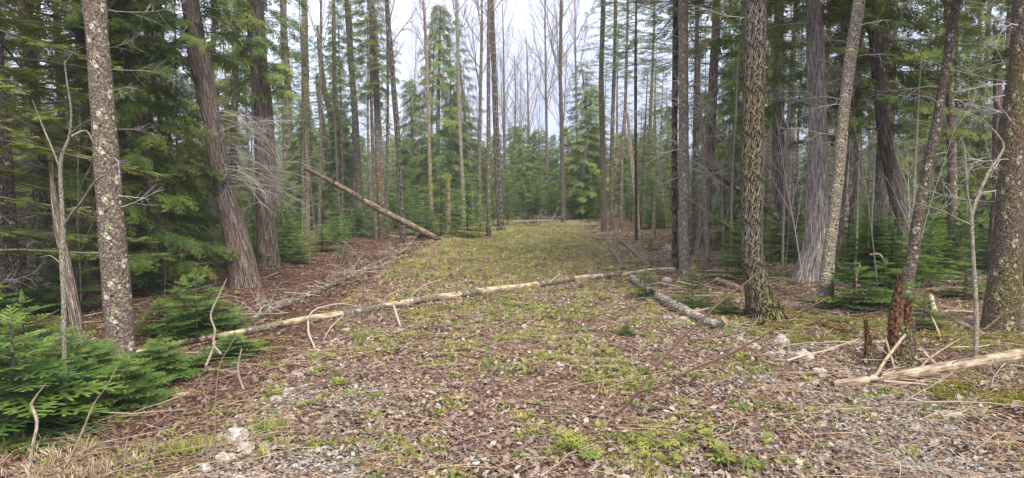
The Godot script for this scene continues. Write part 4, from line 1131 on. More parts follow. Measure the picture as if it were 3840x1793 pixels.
	log_of("leaning_log", "dark slanting trunk lodged behind the furrowed trunk", "fir", [V(4.288,2.543,-16),V(4.833,2.036,-15.8),V(5.235,1.691,-15.6),V(5.856,1.183,-15.3),V(6.321,0.786,-15.1)], [0.075,0.080,0.082,0.084,0.083], {"tint": Color(0.7, 0.68, 0.68), "twigs": 10, "tl": 0.9})
	log_of("leaning_log", "thin pale slanting stem below the dark slanting trunk", "bleach", [V(3.659,1.502,-14),V(3.988,1.224,-13.8),V(4.48,0.867,-13.6)], [0.022,0.024,0.024], {"tint": Color(0.75, 0.73, 0.6)})
	log_of("fallen_log", "thin grey pole pointing up the track to the felled pole's end", "thin", [V(3.581,0.124,-22.754),V(3.307,0.058,-18.339),V(2.983,0.037,-14.613)], [0.060,0.051,0.047], {"tint": Color(1.2, 1.15, 1.1), "twigs": 6, "tl": 0.4})
	log_of("fallen_log", "shorter grey pole beside the thin one, meeting the felled pole", "thin", [V(2.849,0.055,-19.755),V(2.61,0.051,-16.845),V(2.354,0.034,-14.276)], [0.056,0.051,0.046], {"tint": Color(1.1, 1.1, 1.1), "twigs": 3, "tl": 0.4})
	log_of("fallen_log", "short yellow log in two lengths left of the furrowed trunk", "bleach", [V(3.591,0.115,-11.833),V(3.646,0.1,-11.306),V(3.635,0.091,-10.62)], [0.057,0.056,0.055], {"tint": Color(0.80, 0.66, 0.5)})
	log_of("fallen_log", "slim straight pole lying behind the short yellow log", "bleach", [V(3.65,0.107,-13.276),V(3.955,0.143,-12.911),V(4.307,0.158,-12.603)], [0.021,0.023,0.022], {"tint": Color(0.75, 0.66, 0.56)})
	log_of("fallen_log", "dark pole on the ground just in front of the slim straight one", "fir", [V(3.496,0.098,-12.355),V(3.87,0.131,-12.16)], [0.024,0.026], {"tint": Color(0.5, 0.48, 0.46)})
	log_of("fallen_log", "grey pole flat on the ground at the foot of the peeling dead pole", "thin", [V(-10.799,-0.222,-32.857),V(-9.261,-0.274,-32.868),V(-7.147,-0.248,-31.761)], [0.079,0.079,0.072], {"tint": Color(1.25, 1.2, 1.15), "twigs": 26, "tl": 0.9})
	log_of("fallen_log", "pale pole on the ground below the leaning fallen trunk", "bleach", [V(-6.442,-0.23,-30.422),V(-5.48,-0.254,-30.433),V(-4.205,-0.288,-29.839)], [0.062,0.067,0.060], {"tint": Color(0.85, 0.8, 0.75), "twigs": 14, "tl": 0.8})
	log_of("fallen_log", "log lying in the ferny shade beyond the pale forked sapling", "bleach", [V(-10.377,-0.257,-13.322),V(-10.54,-0.268,-13.959),V(-10.631,-0.256,-15.028),V(-11.271,-0.275,-16.964)], [0.048,0.050,0.054,0.051], {"tint": Color(0.78, 0.70, 0.6)})
	log_of("fallen_log", "long log at the far end of the clearing", "thin", [V(0.218,0.06,-37.233),V(1.329,0.082,-37.776),V(2.597,0.06,-39.088)], [0.067,0.068,0.063], {"tint": Color(0.8, 0.72, 0.7), "twigs": 22, "tl": 1.2})
	log_of("fallen_log", "pale straight log across the far right of the clearing", "bleach", [V(1.571,-0.007,-33.467),V(2.917,0.026,-33.903),V(4.275,0.122,-32.931)], [0.040,0.047,0.046], {"tint": Color(0.62, 0.55, 0.52), "twigs": 8, "tl": 1.0})
	log_of("fallen_log", "pale log lying between the leaning cedar and the low firs", "bleach", [V(-8.238,-0.215,-17.49),V(-7.988,-0.218,-17.855),V(-7.655,-0.22,-18.23)], [0.049,0.053,0.051], {"tint": Color(0.8, 0.7, 0.62)})
	log_of("fallen_log", "brown log among the litter behind the rotten stump", "bleach", [V(5.33,0.095,-8.897),V(5.34,0.103,-8.357),V(5.061,0.117,-7.45),V(5.002,0.108,-7.11)], [0.025,0.037,0.039,0.031], {"tint": Color(0.66, 0.57, 0.48)})
	log_of("fallen_log", "mossy brown log half sunk in the bank left of the small stump", "rot", [V(3.749,0.049,-8.118),V(3.802,0.052,-7.827),V(3.836,0.048,-7.647)], [0.035,0.040,0.033], {"tint": Color(0.8, 0.72, 0.45)})
	log_of("fallen_log", "short whitish log pointing at the camera behind the moss", "dry_wood", [V(6.055,0.139,-9.784),V(5.66,0.116,-9.092),V(5.407,0.098,-8.635)], [0.029,0.031,0.029], {"tint": Color(0.9, 0.88, 0.84)})
	for a in [[[V(6.604,0.147,-11.508),V(7.044,0.154,-11.34),V(7.505,0.155,-11.23)], [0.018,0.022,0.020], "straight pole lying behind the whitish log"], [[V(6.056,0.13,-10.399),V(6.609,0.137,-10.5),V(7.068,0.148,-10.569)], [0.025,0.027,0.025], "dark pole lying across behind the rotten stump"], [[V(8.001,0.112,-12.65),V(8.365,0.119,-12.674),V(9.143,0.103,-13.077)], [0.020,0.023,0.021], "far pole at the back of the open litter, near the edge fir"], [[V(4.427,0.14,-10.566),V(4.694,0.157,-10.656),V(4.914,0.165,-10.82)], [0.017,0.021,0.021], "stick of wood leaning on the roots of the grey cedar"], [[V(5.371,0.162,-11.387),V(5.816,0.163,-11.746),V(6.19,0.177,-12.102)], [0.016,0.016,0.017], "pale stick pointing away from the lichen mottled trunk's foot"], [[V(5.163,0.101,-9.785),V(5.647,0.121,-10.177),V(5.964,0.122,-10.171)], [0.012,0.012,0.012], "thin pole by the firs left of the rotten stump"]]:
		log_of("fallen_log", a[2], "bleach", a[0], a[1], {"tint": Color(0.66, 0.58, 0.50) * R(0.8, 1.2), "twigs": 2, "tl": 0.4})
	# sticks and branches
	stick("broken_stick", "pale snapped stick with a square end, below the low firs", [V(-3.402,-0.278,-6.229),V(-3.125,-0.218,-6.048),V(-2.837,-0.145,-5.906)], [0.015,0.017,0.016], Color(1.0, 0.88, 0.75), [], "branch", "dry_wood")
	stick("crooked_stick", "crooked white stick standing up before the low firs", [V(-2.907,-0.095,-4),V(-2.894,-0.013,-4),V(-2.867,0.118,-4),V(-2.84,0.245,-4),V(-2.87,0.355,-4),V(-2.838,0.402,-4),V(-2.776,0.475,-4)], [0.008,0.008,0.008,0.008,0.007,0.005,0.003], Color(1.15, 1.1, 1.0), [], "branch", "dry_wood")
	stick("thin_stem", "slender bare stem slanting up through the low firs", [V(-2.812,-0.104,-4.2),V(-2.782,0.04,-4.3),V(-2.744,0.231,-4.4),V(-2.656,0.345,-4.4),V(-2.639,0.461,-4.5)], [0.006,0.006,0.005,0.004,0.003], Color(0.75, 0.68, 0.55), [], "branch", "pale")
	stick("fallen_stick", "long pale stick lying along the bottom edge by the crooked one", [V(-3.43,-0.228,-4.416),V(-2.98,-0.164,-4.258),V(-2.797,-0.135,-4.312),V(-2.571,-0.101,-4.227)], [0.008,0.008,0.008,0.006], Color(0.85, 0.78, 0.7), [], "branch", "bleach")
	stick("forked_branch", "long forked brown branch rising out of the leaf litter on the track", [V(0.657,-0.069,-4.95),V(0.822,0.036,-4.93),V(0.925,0.164,-4.9)], [0.016,0.015,0.015], Color(0.10, 0.066, 0.054), [[[V(0.925,0.164,-4.9),V(1.102,0.221,-4.88),V(1.296,0.339,-4.85),V(1.5,0.434,-4.82),V(1.676,0.533,-4.8),V(1.813,0.622,-4.78),V(1.94,0.721,-4.75),V(2.056,0.814,-4.7),V(2.206,0.891,-4.7)], [0.012,0.011,0.010,0.009,0.008,0.007,0.006,0.006,0.008]], [[V(0.915,0.152,-4.9),V(0.951,0.202,-4.92),V(1.06,0.327,-4.95),V(1.243,0.525,-5),V(1.417,0.665,-5.05),V(1.593,0.808,-5.1),V(1.774,0.931,-5.15),V(1.911,1.017,-5.2)], [0.011,0.011,0.010,0.010,0.009,0.008,0.007,0.005]], [[V(1.243,0.525,-5),V(1.123,0.661,-5),V(1.099,0.78,-5)], [0.005,0.004,0.003]]])
	for a in [[[V(-1.806,-0.033,-3.95),V(-1.819,0.158,-3.98),V(-1.826,0.378,-4),V(-1.895,0.534,-4.05)], [0.005,0.005,0.004,0.002], "thin upright twig near the largest pale rock"], [[V(-1.784,-0.038,-3.98),V(-1.785,0.209,-4.02),V(-1.79,0.379,-4.05),V(-1.783,0.559,-4.1),V(-1.74,0.666,-4.15),V(-1.708,0.736,-4.2)], [0.005,0.004,0.004,0.003,0.002,0.002], "taller thin twig beside the upright one, curving right"], [[V(-2.214,0.005,-3.8),V(-2.234,0.111,-3.85),V(-2.241,0.187,-3.9)], [0.004,0.004,0.002], "short dark twig by the grass tuft"], [[V(-2.177,0.033,-4.05),V(-2.193,0.098,-4.1),V(-2.172,0.231,-4.1)], [0.005,0.004,0.002], "short dark stem right of the grass tuft"], [[V(1.352,-0.053,-3.9),V(1.38,0.136,-3.95),V(1.374,0.232,-4)], [0.005,0.004,0.002], "dark upright twig in the yellow cedar sprigs"], [[V(1.274,-0.061,-3.9),V(1.276,0.072,-3.95),V(1.28,0.15,-4)], [0.004,0.003,0.002], "smaller dark twig in the yellow cedar sprigs"], [[V(0.354,0.069,-6.3),V(0.324,0.208,-6.3),V(0.363,0.308,-6.3)], [0.005,0.005,0.002], "tiny dark twig upright in the middle of the track"], [[V(-0.769,0.267,-9.3),V(-0.723,0.58,-9.3),V(-0.699,0.946,-9.3)], [0.009,0.007,0.004], "dark bare shoot behind the long felled pole"], [[V(-2.399,0.55,-9.4),V(-2.321,0.865,-9.4),V(-2.296,1.012,-9.4)], [0.009,0.007,0.004], "dark bare shoot among the twigs of the grey pole"]]:
		stick("thin_stem", a[2], a[0], a[1], Color(0.15, 0.115, 0.10))
	for a in [[[V(-2.22,-0.01,-5.55),V(-2.275,0.088,-5.6),V(-2.3,0.17,-5.65),V(-2.307,0.295,-5.75)], [0.010,0.009,0.008,0.004], "grey dead twig standing beside the low firs"], [[V(-2.281,0.115,-5.6),V(-2.376,0.142,-5.6),V(-2.408,0.128,-5.55)], [0.007,0.005,0.003], "grey side twig lying toward the low firs"], [[V(-2.546,0.202,-5.9),V(-2.658,0.274,-6),V(-2.684,0.374,-6.1),V(-2.852,0.467,-6.4),V(-2.945,0.585,-6.8),V(-3.112,0.686,-7.4)], [0.009,0.009,0.008,0.008,0.007,0.004], "wavy dead stem leaning before the grey pole"], [[V(-2.598,0.146,-5.7),V(-2.639,0.202,-5.9),V(-2.638,0.298,-6)], [0.010,0.009,0.007], "pale bent stick under the felled pole's thin end"]]:
		stick("dead_twig", a[2], a[0], a[1], Color(0.75, 0.71, 0.67), [], "branch", "pale")
	for a in [[[V(3.195,0.012,-5.9),V(3.35,0.154,-6),V(3.558,0.337,-6.1)], [0.014,0.014,0.012], "thick pale stick propped against the rotten stump"], [[V(3.436,0.279,-6.2),V(3.457,0.142,-6.15),V(3.472,0.027,-6.1)], [0.010,0.011,0.011], "pale stick crossing the propped one"], [[V(3.349,0.23,-6.2),V(3.458,0.118,-6.15),V(3.575,0.007,-6.1)], [0.007,0.007,0.006], "thin stick crossing before the rotten stump"], [[V(3.556,0.059,-5.9),V(3.754,0.166,-6),V(4.051,0.296,-6.1)], [0.010,0.009,0.006], "pale limb jutting up from the smooth barkless log"], [[V(4.76,0.295,-8),V(4.706,0.239,-7.6),V(4.567,0.095,-7.2),V(4.34,-0.012,-6.8)], [0.011,0.010,0.010,0.007], "pale bowed stick right of the rotten stump"], [[V(5.047,0.167,-7.2),V(5.099,0.286,-7.1),V(5.132,0.416,-7)], [0.010,0.011,0.010], "stick leaning on the foot of the edge fir"], [[V(5.788,0.632,-11),V(5.952,0.632,-11),V(6.067,0.437,-11),V(6.094,0.285,-11)], [0.013,0.015,0.017,0.017], "white bent stick among the firs"], [[V(4.771,0.271,-9.4),V(4.836,0.52,-9.5),V(4.877,0.625,-9.5)], [0.011,0.013,0.011], "upright white stick beside the firs"], [[V(3.265,0.004,-6.992),V(3.531,0.009,-7.201),V(3.796,0.024,-7.33)], [0.007,0.008,0.007], "curved stick on the bank left of the small stump"], [[V(2.505,0.015,-6.521),V(2.746,0.016,-6.358),V(2.977,0.019,-6.006)], [0.010,0.011,0.009], "long straight stick lying toward the smooth barkless log"], [[V(3.2,0.003,-7.033),V(3.071,0.016,-6.462),V(3.047,0.019,-6.101)], [0.008,0.008,0.007], "thin stick lying below the mossy bank"], [[V(3.243,0.019,-5.555),V(3.352,0.017,-5.338),V(3.427,0.015,-5.257)], [0.010,0.010,0.008], "pale stick lying in front of the smooth barkless log"], [[V(2.812,0.009,-5.575),V(3.119,0.015,-5.57),V(3.226,0.012,-5.412)], [0.007,0.008,0.006], "stick lying along the smooth barkless log's near side"], [[V(4.175,0.061,-5.848),V(4.061,0.058,-5.561),V(4.015,0.055,-5.378)], [0.008,0.008,0.006], "short stick under the smooth barkless log"], [[V(3.208,-0.001,-4.976),V(3.22,-0.007,-4.697),V(3.226,-0.01,-4.442)], [0.008,0.008,0.007], "weathered stick half buried in the litter by the edge"], [[V(3.293,-0.008,-4.437),V(3.42,-0.001,-4.418)], [0.009,0.012], "pale log end at the very edge of the view"]]:
		stick("fallen_stick", a[2], a[0], a[1], Color(0.86, 0.80, 0.74) * R(0.8, 1.1), [], "branch", "dry_wood")
	# stumps
	stump("rotten_stump", "tall rotten stump with one orange spire of splintered wood", V(3.596,0.031,-6.237), 0.79, 0.25, 9)
	stump("rotten_stump", "small leaning rotten stump left of the tall one", V(3.251,0.019,-6.129), 0.42, 0.10, 4)
	# rocks
	for a in [[V(-1.806,-0.014,-4.379), 0.155, 0.13, "largest pale rock, in the litter left of the gravel"], [V(-1.678,-0.007,-4.199), 0.13, 0.07, "flat grey rock just below the largest pale one"], [V(-1.742,-0.006,-4.024), 0.11, 0.06, "grey rock lower left of the flat grey one"], [V(-1.777,-0.004,-3.859), 0.09, 0.06, "small grey rock near the bottom edge"], [V(-1.787,0.003,-5.354), 0.10, 0.07, "pale rock at the top of the gravel"], [V(-1.839,-0.001,-5.226), 0.11, 0.05, "flat brownish rock left of the gravel's top"], [V(-1.989,-0.033,-8.123), 0.09, 0.05, "small rounded rock in front of the felled pole"], [V(-1.884,0.011,-5.884), 0.11, 0.05, "pale flat stone between two fern tufts"], [V(2.896,0.001,-7.237), 0.20, 0.13, "big grey rock under the moss by the forked branch"], [V(2.848,0.008,-6.549), 0.22, 0.10, "broad broken white rock below the mossy bank"], [V(2.433,0.027,-7.197), 0.13, 0.08, "pale rock at the split slab's foot"], [V(2.509,0.018,-6.969), 0.12, 0.08, "pale rock between the split slab and the big grey rock"], [V(2.55,0.01,-6.653), 0.10, 0.06, "small pale rock under the big grey rock"], [V(2.683,0.009,-6.711), 0.09, 0.06, "small grey rock right below the big grey rock"], [V(2.786,0.008,-6.716), 0.10, 0.05, "small flat rock left of the broken white one"], [V(4.269,0.068,-18.65), 0.20, 0.20, "white boulder beside the lichen grey fir trunk"], [V(2.834,0.001,-12.428), 0.19, 0.12, "yellowish stone behind the small fir on the log"], [V(3.322,-0.004,-7.13), 0.08, 0.05, "whitish stone on the bank's litter"], [V(2.143,0.029,-8.487), 0.14, 0.05, "flat white stone along the grey lichened log"], [V(1.98,0.029,-8.581), 0.12, 0.04, "second flat white stone along the grey lichened log"], [V(2.773,0.007,-6.055), 0.12, 0.05, "half buried stone below the broken white rock"], [V(2.705,0.003,-5.887), 0.05, 0.04, "little round pebble rock at the track's edge"], [V(3.187,-0.01,-4.88), 0.20, 0.04, "flat weathered stone in the litter near the edge"]]:
		rock(a[0], a[1], a[2], a[3], "", Color(1.0, 0.98, 0.95) * R(0.85, 1.1))

func understory() -> void:
	# low firs in the near corner, branches reaching over each other
	for a in [[V(-3.893,-0.301,-5.245), 1.0, 1.7, "low fir nearest the camera, its flat boughs filling the corner"], [V(-3.905,-0.325,-5.836), 0.85, 1.45, "low fir just behind the nearest one, under the pale forked sapling"], [V(-4.97,-0.3,-6.218), 1.1, 1.5, "low fir reaching in from outside the view"], [V(-5.124,-0.328,-7.057), 0.9, 1.45, "low fir behind the corner fir, its leader bare and dark"], [V(-4.348,-0.337,-6.888), 0.5, 1.3, "low fir in front of the lichen spotted fir's foot"], [V(-6.529,-0.275,-8.335), 0.9, 1.5, "low fir at the edge of view below the shaded log"], [V(-3.63,-0.307,-6.93), 0.46, 1.35, "small bright fir under the tip of the felled pole"], [V(-4.236,-0.329,-9.058), 0.92, 1.35, "fir with an upright leader between the lichen spotted fir and the grey pole"], [V(-3.004,-0.173,-7.294), 0.30, 1.0, "small fir at the near end of the grey pole"], [V(-4.84,-0.303,-9.282), 0.5, 1.0, "low fir beside the lichen spotted fir's foot"], [V(-4.203,-0.317,-9.631), 0.5, 1.2, "fir just behind the felled pole's thin end"], [V(-4.834,-0.302,-9.957), 0.7, 1.1, "fir behind the one with the upright leader"], [V(-7.611,-0.331,-10.904), 0.6, 1.2, "low fir between the shaded log and the pale forked sapling"], [V(-8.677,-0.324,-11.65), 0.6, 1.3, "low fir right below the shaded log"], [V(-3.377,-0.283,-5.852), 0.5, 1.1, "tiny fir left of the pale snapped stick"]]:
		fir_thing(a[0], a[1], a[2], a[3])
	for a in [[V(-5.855,-0.311,-18.767), 0.72, 0.8, "little fir at the foot of the dark straight cedar"], [V(-4.736,-0.313,-19.157), 0.7, 0.6, "narrow little fir right of the dark straight cedar"], [V(2.044,0.009,-10.381), 0.55, 0.62, "tiny fir standing over the grey lichened log"], [V(2.53,0.001,-9.497), 0.62, 0.75, "small fir in front of the lichen grey fir trunk"], [V(4.814,0.176,-14.264), 0.85, 1.4, "wide low fir behind the furrowed trunk"], [V(5.81,0.136,-14.659), 0.95, 1.3, "bushy low fir between the furrowed trunk and the grey cedar"], [V(3.83,0.057,-18.79), 0.5, 0.7, "little fir by the white boulder"], [V(4.512,0.07,-8.941), 0.7, 1.3, "wide low fir right of the lichen mottled trunk"], [V(5.103,0.072,-9.249), 0.65, 1.2, "low fir left of the tall rotten stump"], [V(5.941,0.129,-11.362), 0.9, 1.3, "fir behind the wide low one by the lichen mottled trunk"], [V(7.229,0.14,-14.621), 1.1, 1.2, "taller fir screening the litter right of the grey cedar"], [V(6.481,0.116,-9.682), 0.6, 1.0, "small fir left of the edge fir's foot"], [V(9.689,0.079,-13.862), 0.9, 1.2, "dense fir behind the edge fir's foot"], [V(10.768,0.129,-16.344), 1.0, 1.2, "fir beyond the pale forked white sapling"], [V(10.015,0.127,-16.37), 0.9, 1.1, "fir behind the crooked dark trunk"], [V(4.671,0.091,-7.657), 0.4, 0.6, "tiny fir at the tall rotten stump's shoulder"], [V(2.832,0.01,-8.977), 0.3, 0.6, "tiny fir sprouting near the furrowed trunk's foot"], [V(1.267,0.042,-7.454), 0.18, 0.3, "fern sized fir seedling in the track"]]:
		fir_thing(a[0], a[1], a[2], a[3])
	for a in [[V(-3.034,-0.23,-28.923), 3.63, 1.70, "tallest young fir at the edge of the clearing"], [V(-1.662,0.011,-25.417), 2.48, 1.49, "bright young fir right of the ragged snag"], [V(-4.511,-0.276,-32.017), 2.37, 1.38, "young fir left of the tallest one"], [V(-3.906,-0.3,-31.181), 2.02, 1.34, "young fir tucked under the tallest one"], [V(-2.331,-0.062,-28.367), 1.77, 1.00, "young fir just behind the ragged snag"], [V(-6.147,-0.324,-35.709), 2.06, 1.53, "young fir behind the leaning fallen trunk"], [V(-7.367,-0.303,-36.929), 1.90, 1.44, "young fir beneath the leaning fallen trunk"], [V(-8.616,-0.265,-37.333), 1.72, 1.60, "young fir among the thin trunks by the leaning fallen trunk"], [V(-10.632,-0.316,-37.751), 1.92, 1.62, "young fir behind the peeling dead pole"], [V(-1.353,0.002,-28.818), 1.49, 1.01, "young fir left of the slender pair"], [V(-10.716,-0.315,-40.897), 2.39, 1.76, "young fir between the dark straight cedar and the leaning fallen trunk"], [V(-8.541,-0.26,-39.711), 2.48, 1.86, "taller young fir above the leaning fallen trunk"], [V(-5.621,-0.298,-36.844), 2.33, 1.58, "young fir beside the dark bending trunk"], [V(-6.937,-0.276,-38.144), 2.76, 1.64, "slender young fir beside the mossy trunk"], [V(-11.011,-0.276,-34.321), 1.48, 1.34, "young fir below the slim knotty trunk"], [V(-0.935,-0,-34.17), 1.47, 1.07, "young fir seen between the slender pair"], [V(5.006,0.039,-40.026), 1.41, 1.09, "young fir under the bushy cedar"], [V(1.573,-0.04,-44.729), 1.81, 1.75, "young fir at the back, between the pair and the bare hardwood"], [V(-0.211,-0.025,-35.909), 1.07, 0.98, "small young fir right of the slender pair"], [V(2.687,-0.009,-42.971), 2.11, 1.68, "young fir left of the bare hardwood"], [V(0.709,-0.028,-45.373), 2.33, 1.95, "young fir at the back of the clearing"], [V(4.104,0.03,-43.754), 1.40, 1.20, "young fir right of the bare hardwood"]]:
		fir_thing(a[0], a[1], maxf(0.5, a[2] / 1.15 / (a[1] / 2.6) * (a[1] / 2.6)) * 1.1, a[3], "", "sapfir")
	for k in 46:                                              # the green wall of young firs where the clearing ends
		var d := R(36.0, 47.0)
		var x := R(-12.0, 8.0) if k % 2 else R(-5.5, 5.5)
		if d < 43.0 and absf(x - track_x(d)) < 4.0: d += 6.0
		fir_thing(gp(x, -d), R(1.8, 4.2), R(0.9, 1.5), "young fir in the green wall past the clearing, toward %s" % landmark(x, d), "young firs at the end of the clearing", "sapfir")
	var n := 0
	for k in 150:                                             # firs growing up under the stand
		var right := k % 2 == 0
		var d := R(10.5, 34.0)
		var s := R(5.5, 5.5 + d * 0.55) if right else -R(6.0, 6.0 + d * 0.5)
		var x := track_x(d) + s
		if absf(x) > 0.78 * d: continue
		var deep := d > 17.0
		fir_thing(gp(x, -d), R(0.9, 2.6) if deep else R(0.5, 1.3), R(0.75, 1.2), "young fir in the shade %s, toward %s" % ["inside the stand" if deep else "at the stand's edge", landmark(x, d)], "young firs toward %s" % landmark(x, d), "sapfir" if deep else "young")
	for k in 34:                                              # bright low firs between the trunks on the right
		var d := R(11.5, 20.0)
		var x := d * R(0.30, 0.80)
		if d < 14.0 and x / d > 0.38 and x / d < 0.52: continue
		fir_thing(gp(x, -d), R(0.6, 1.7), R(0.8, 1.3), "bright young fir between the trunks, %s metres in, toward %s" % [["ten", "twelve", "fourteen", "sixteen", "eighteen"][clampi(int((d - 9.0) / 2.0), 0, 4)], landmark(x, d)], "bright young firs toward %s" % landmark(x, d), "sapfir" if k % 2 else "young")
	for k in 60:                                              # leafless brushwood
		var right := k % 4 != 0
		var d := R(9.0, 24.0)
		var s := R(4.2, 5.0 + d * 0.55) if right else -R(5.5, 5.5 + d * 0.5)
		var x := track_x(d) + s
		if absf(x) > 0.78 * d: continue
		var o := single("sapling", P.sapling[rng.randi_range(0, 5)], tinted([Color(0.27, 0.25, 0.23), Color(0.18, 0.155, 0.14), Color(0.36, 0.34, 0.32)][k % 3]), "thin leafless %s sapling toward %s" % [["grey", "brown", "whitish"][k % 3], landmark(x, d)], "sapling", gp(x, -d, -0.03), "leafless saplings toward %s" % landmark(x, d))
		o.rotation = Vector3(R(-0.15, 0.15), R(0, TAU), R(-0.15, 0.15))
		o.scale = Vector3(0.8, 1, 0.8) * R(0.6, 1.7)
	for k in 260:                                             # fallen sticks, most of them in the open litter on the right
		var right := k % 3 != 0
		var d := R(5.0, 14.0) if k % 2 else R(8.0, 26.0)
		var s := R(2.6, 3.5 + d * 0.62) if right else -R(2.6, 3.0 + d * 0.6)
		var x := track_x(d) + s
		if absf(x) > 0.78 * d: continue
		var tone: Color = [Color(0.30, 0.265, 0.23), Color(0.36, 0.31, 0.25), Color(0.20, 0.16, 0.14), Color(0.27, 0.22, 0.17)][k % 4]
		var o := single("fallen_stick", P.stick[rng.randi_range(0, 7)], tinted(tone), "%s fallen stick on the litter %s, toward %s" % [["grey", "pale", "dark brown", "brown"][k % 4], "close by" if d < 9.0 else "further in", landmark(x, d)], "stick", gp(x, -d, 0.03), "fallen sticks toward %s" % landmark(x, d))
		o.rotation = Vector3(0, R(0, TAU), R(-0.06, 0.12))
		o.scale = Vector3(1, 1, 1) * R(0.5, 1.5)

var tints := {}
func tinted(c: Color) -> StandardMaterial3D:
	if not tints.has(c):
		var m := solid("twig bark", 0.9, 0.25)
		m.albedo_color = c.linear_to_srgb()
		tints[c] = m
	return tints[c]

func leaf_mesh(lobed: bool) -> ArrayMesh:
	var g := G.new()
	var w := Color.WHITE
	if lobed:
		var rim := []
		for k in 10:
			var a := TAU * k / 10.0
			var r := (1.0 if k % 2 == 0 else 0.5) * R(0.85, 1.1)
			rim.append(Vector3(cos(a) * r, 0.22 * r * r * R(0.2, 1.6), sin(a) * r * 0.85))
		for k in 10:
			g.tri(Vector3.ZERO, rim[k], rim[(k + 1) % 10], w, w, w)
	else:
		var cup := R(0.15, 0.5)
		var sp := [Vector3(-1, R(0, 0.3), 0), Vector3(-0.35, 0, 0), Vector3(0.35, 0.03, 0), Vector3(1.05, R(0.0, 0.45), 0)]
		var e := [0.0, 0.62, 0.55, 0.0]
		for s in [-1.0, 1.0]:
			for k in 3:
				var a: Vector3 = sp[k]
				var b: Vector3 = sp[k + 1]
				var a2: Vector3 = a + Vector3(0, cup * e[k], s * e[k])
				var b2: Vector3 = b + Vector3(0, cup * e[k + 1] * R(0.6, 1.4), s * e[k + 1])
				if k > 0: g.tri(a, b2, a2, w, w, w)
				g.tri(a, b, b2, w, w, w)
	return g.mesh()

func lie(p: Vector3, size: float, tilt: float, flat := 1.0) -> Transform3D:
	var b := Basis(Vector3.UP, R(0, TAU)) * Basis(Vector3.RIGHT, R(-tilt, tilt)) * Basis(Vector3.BACK, R(-tilt, tilt))
	return Transform3D(b.scaled_local(Vector3(size, size * flat, size * R(0.75, 1.1))), p)

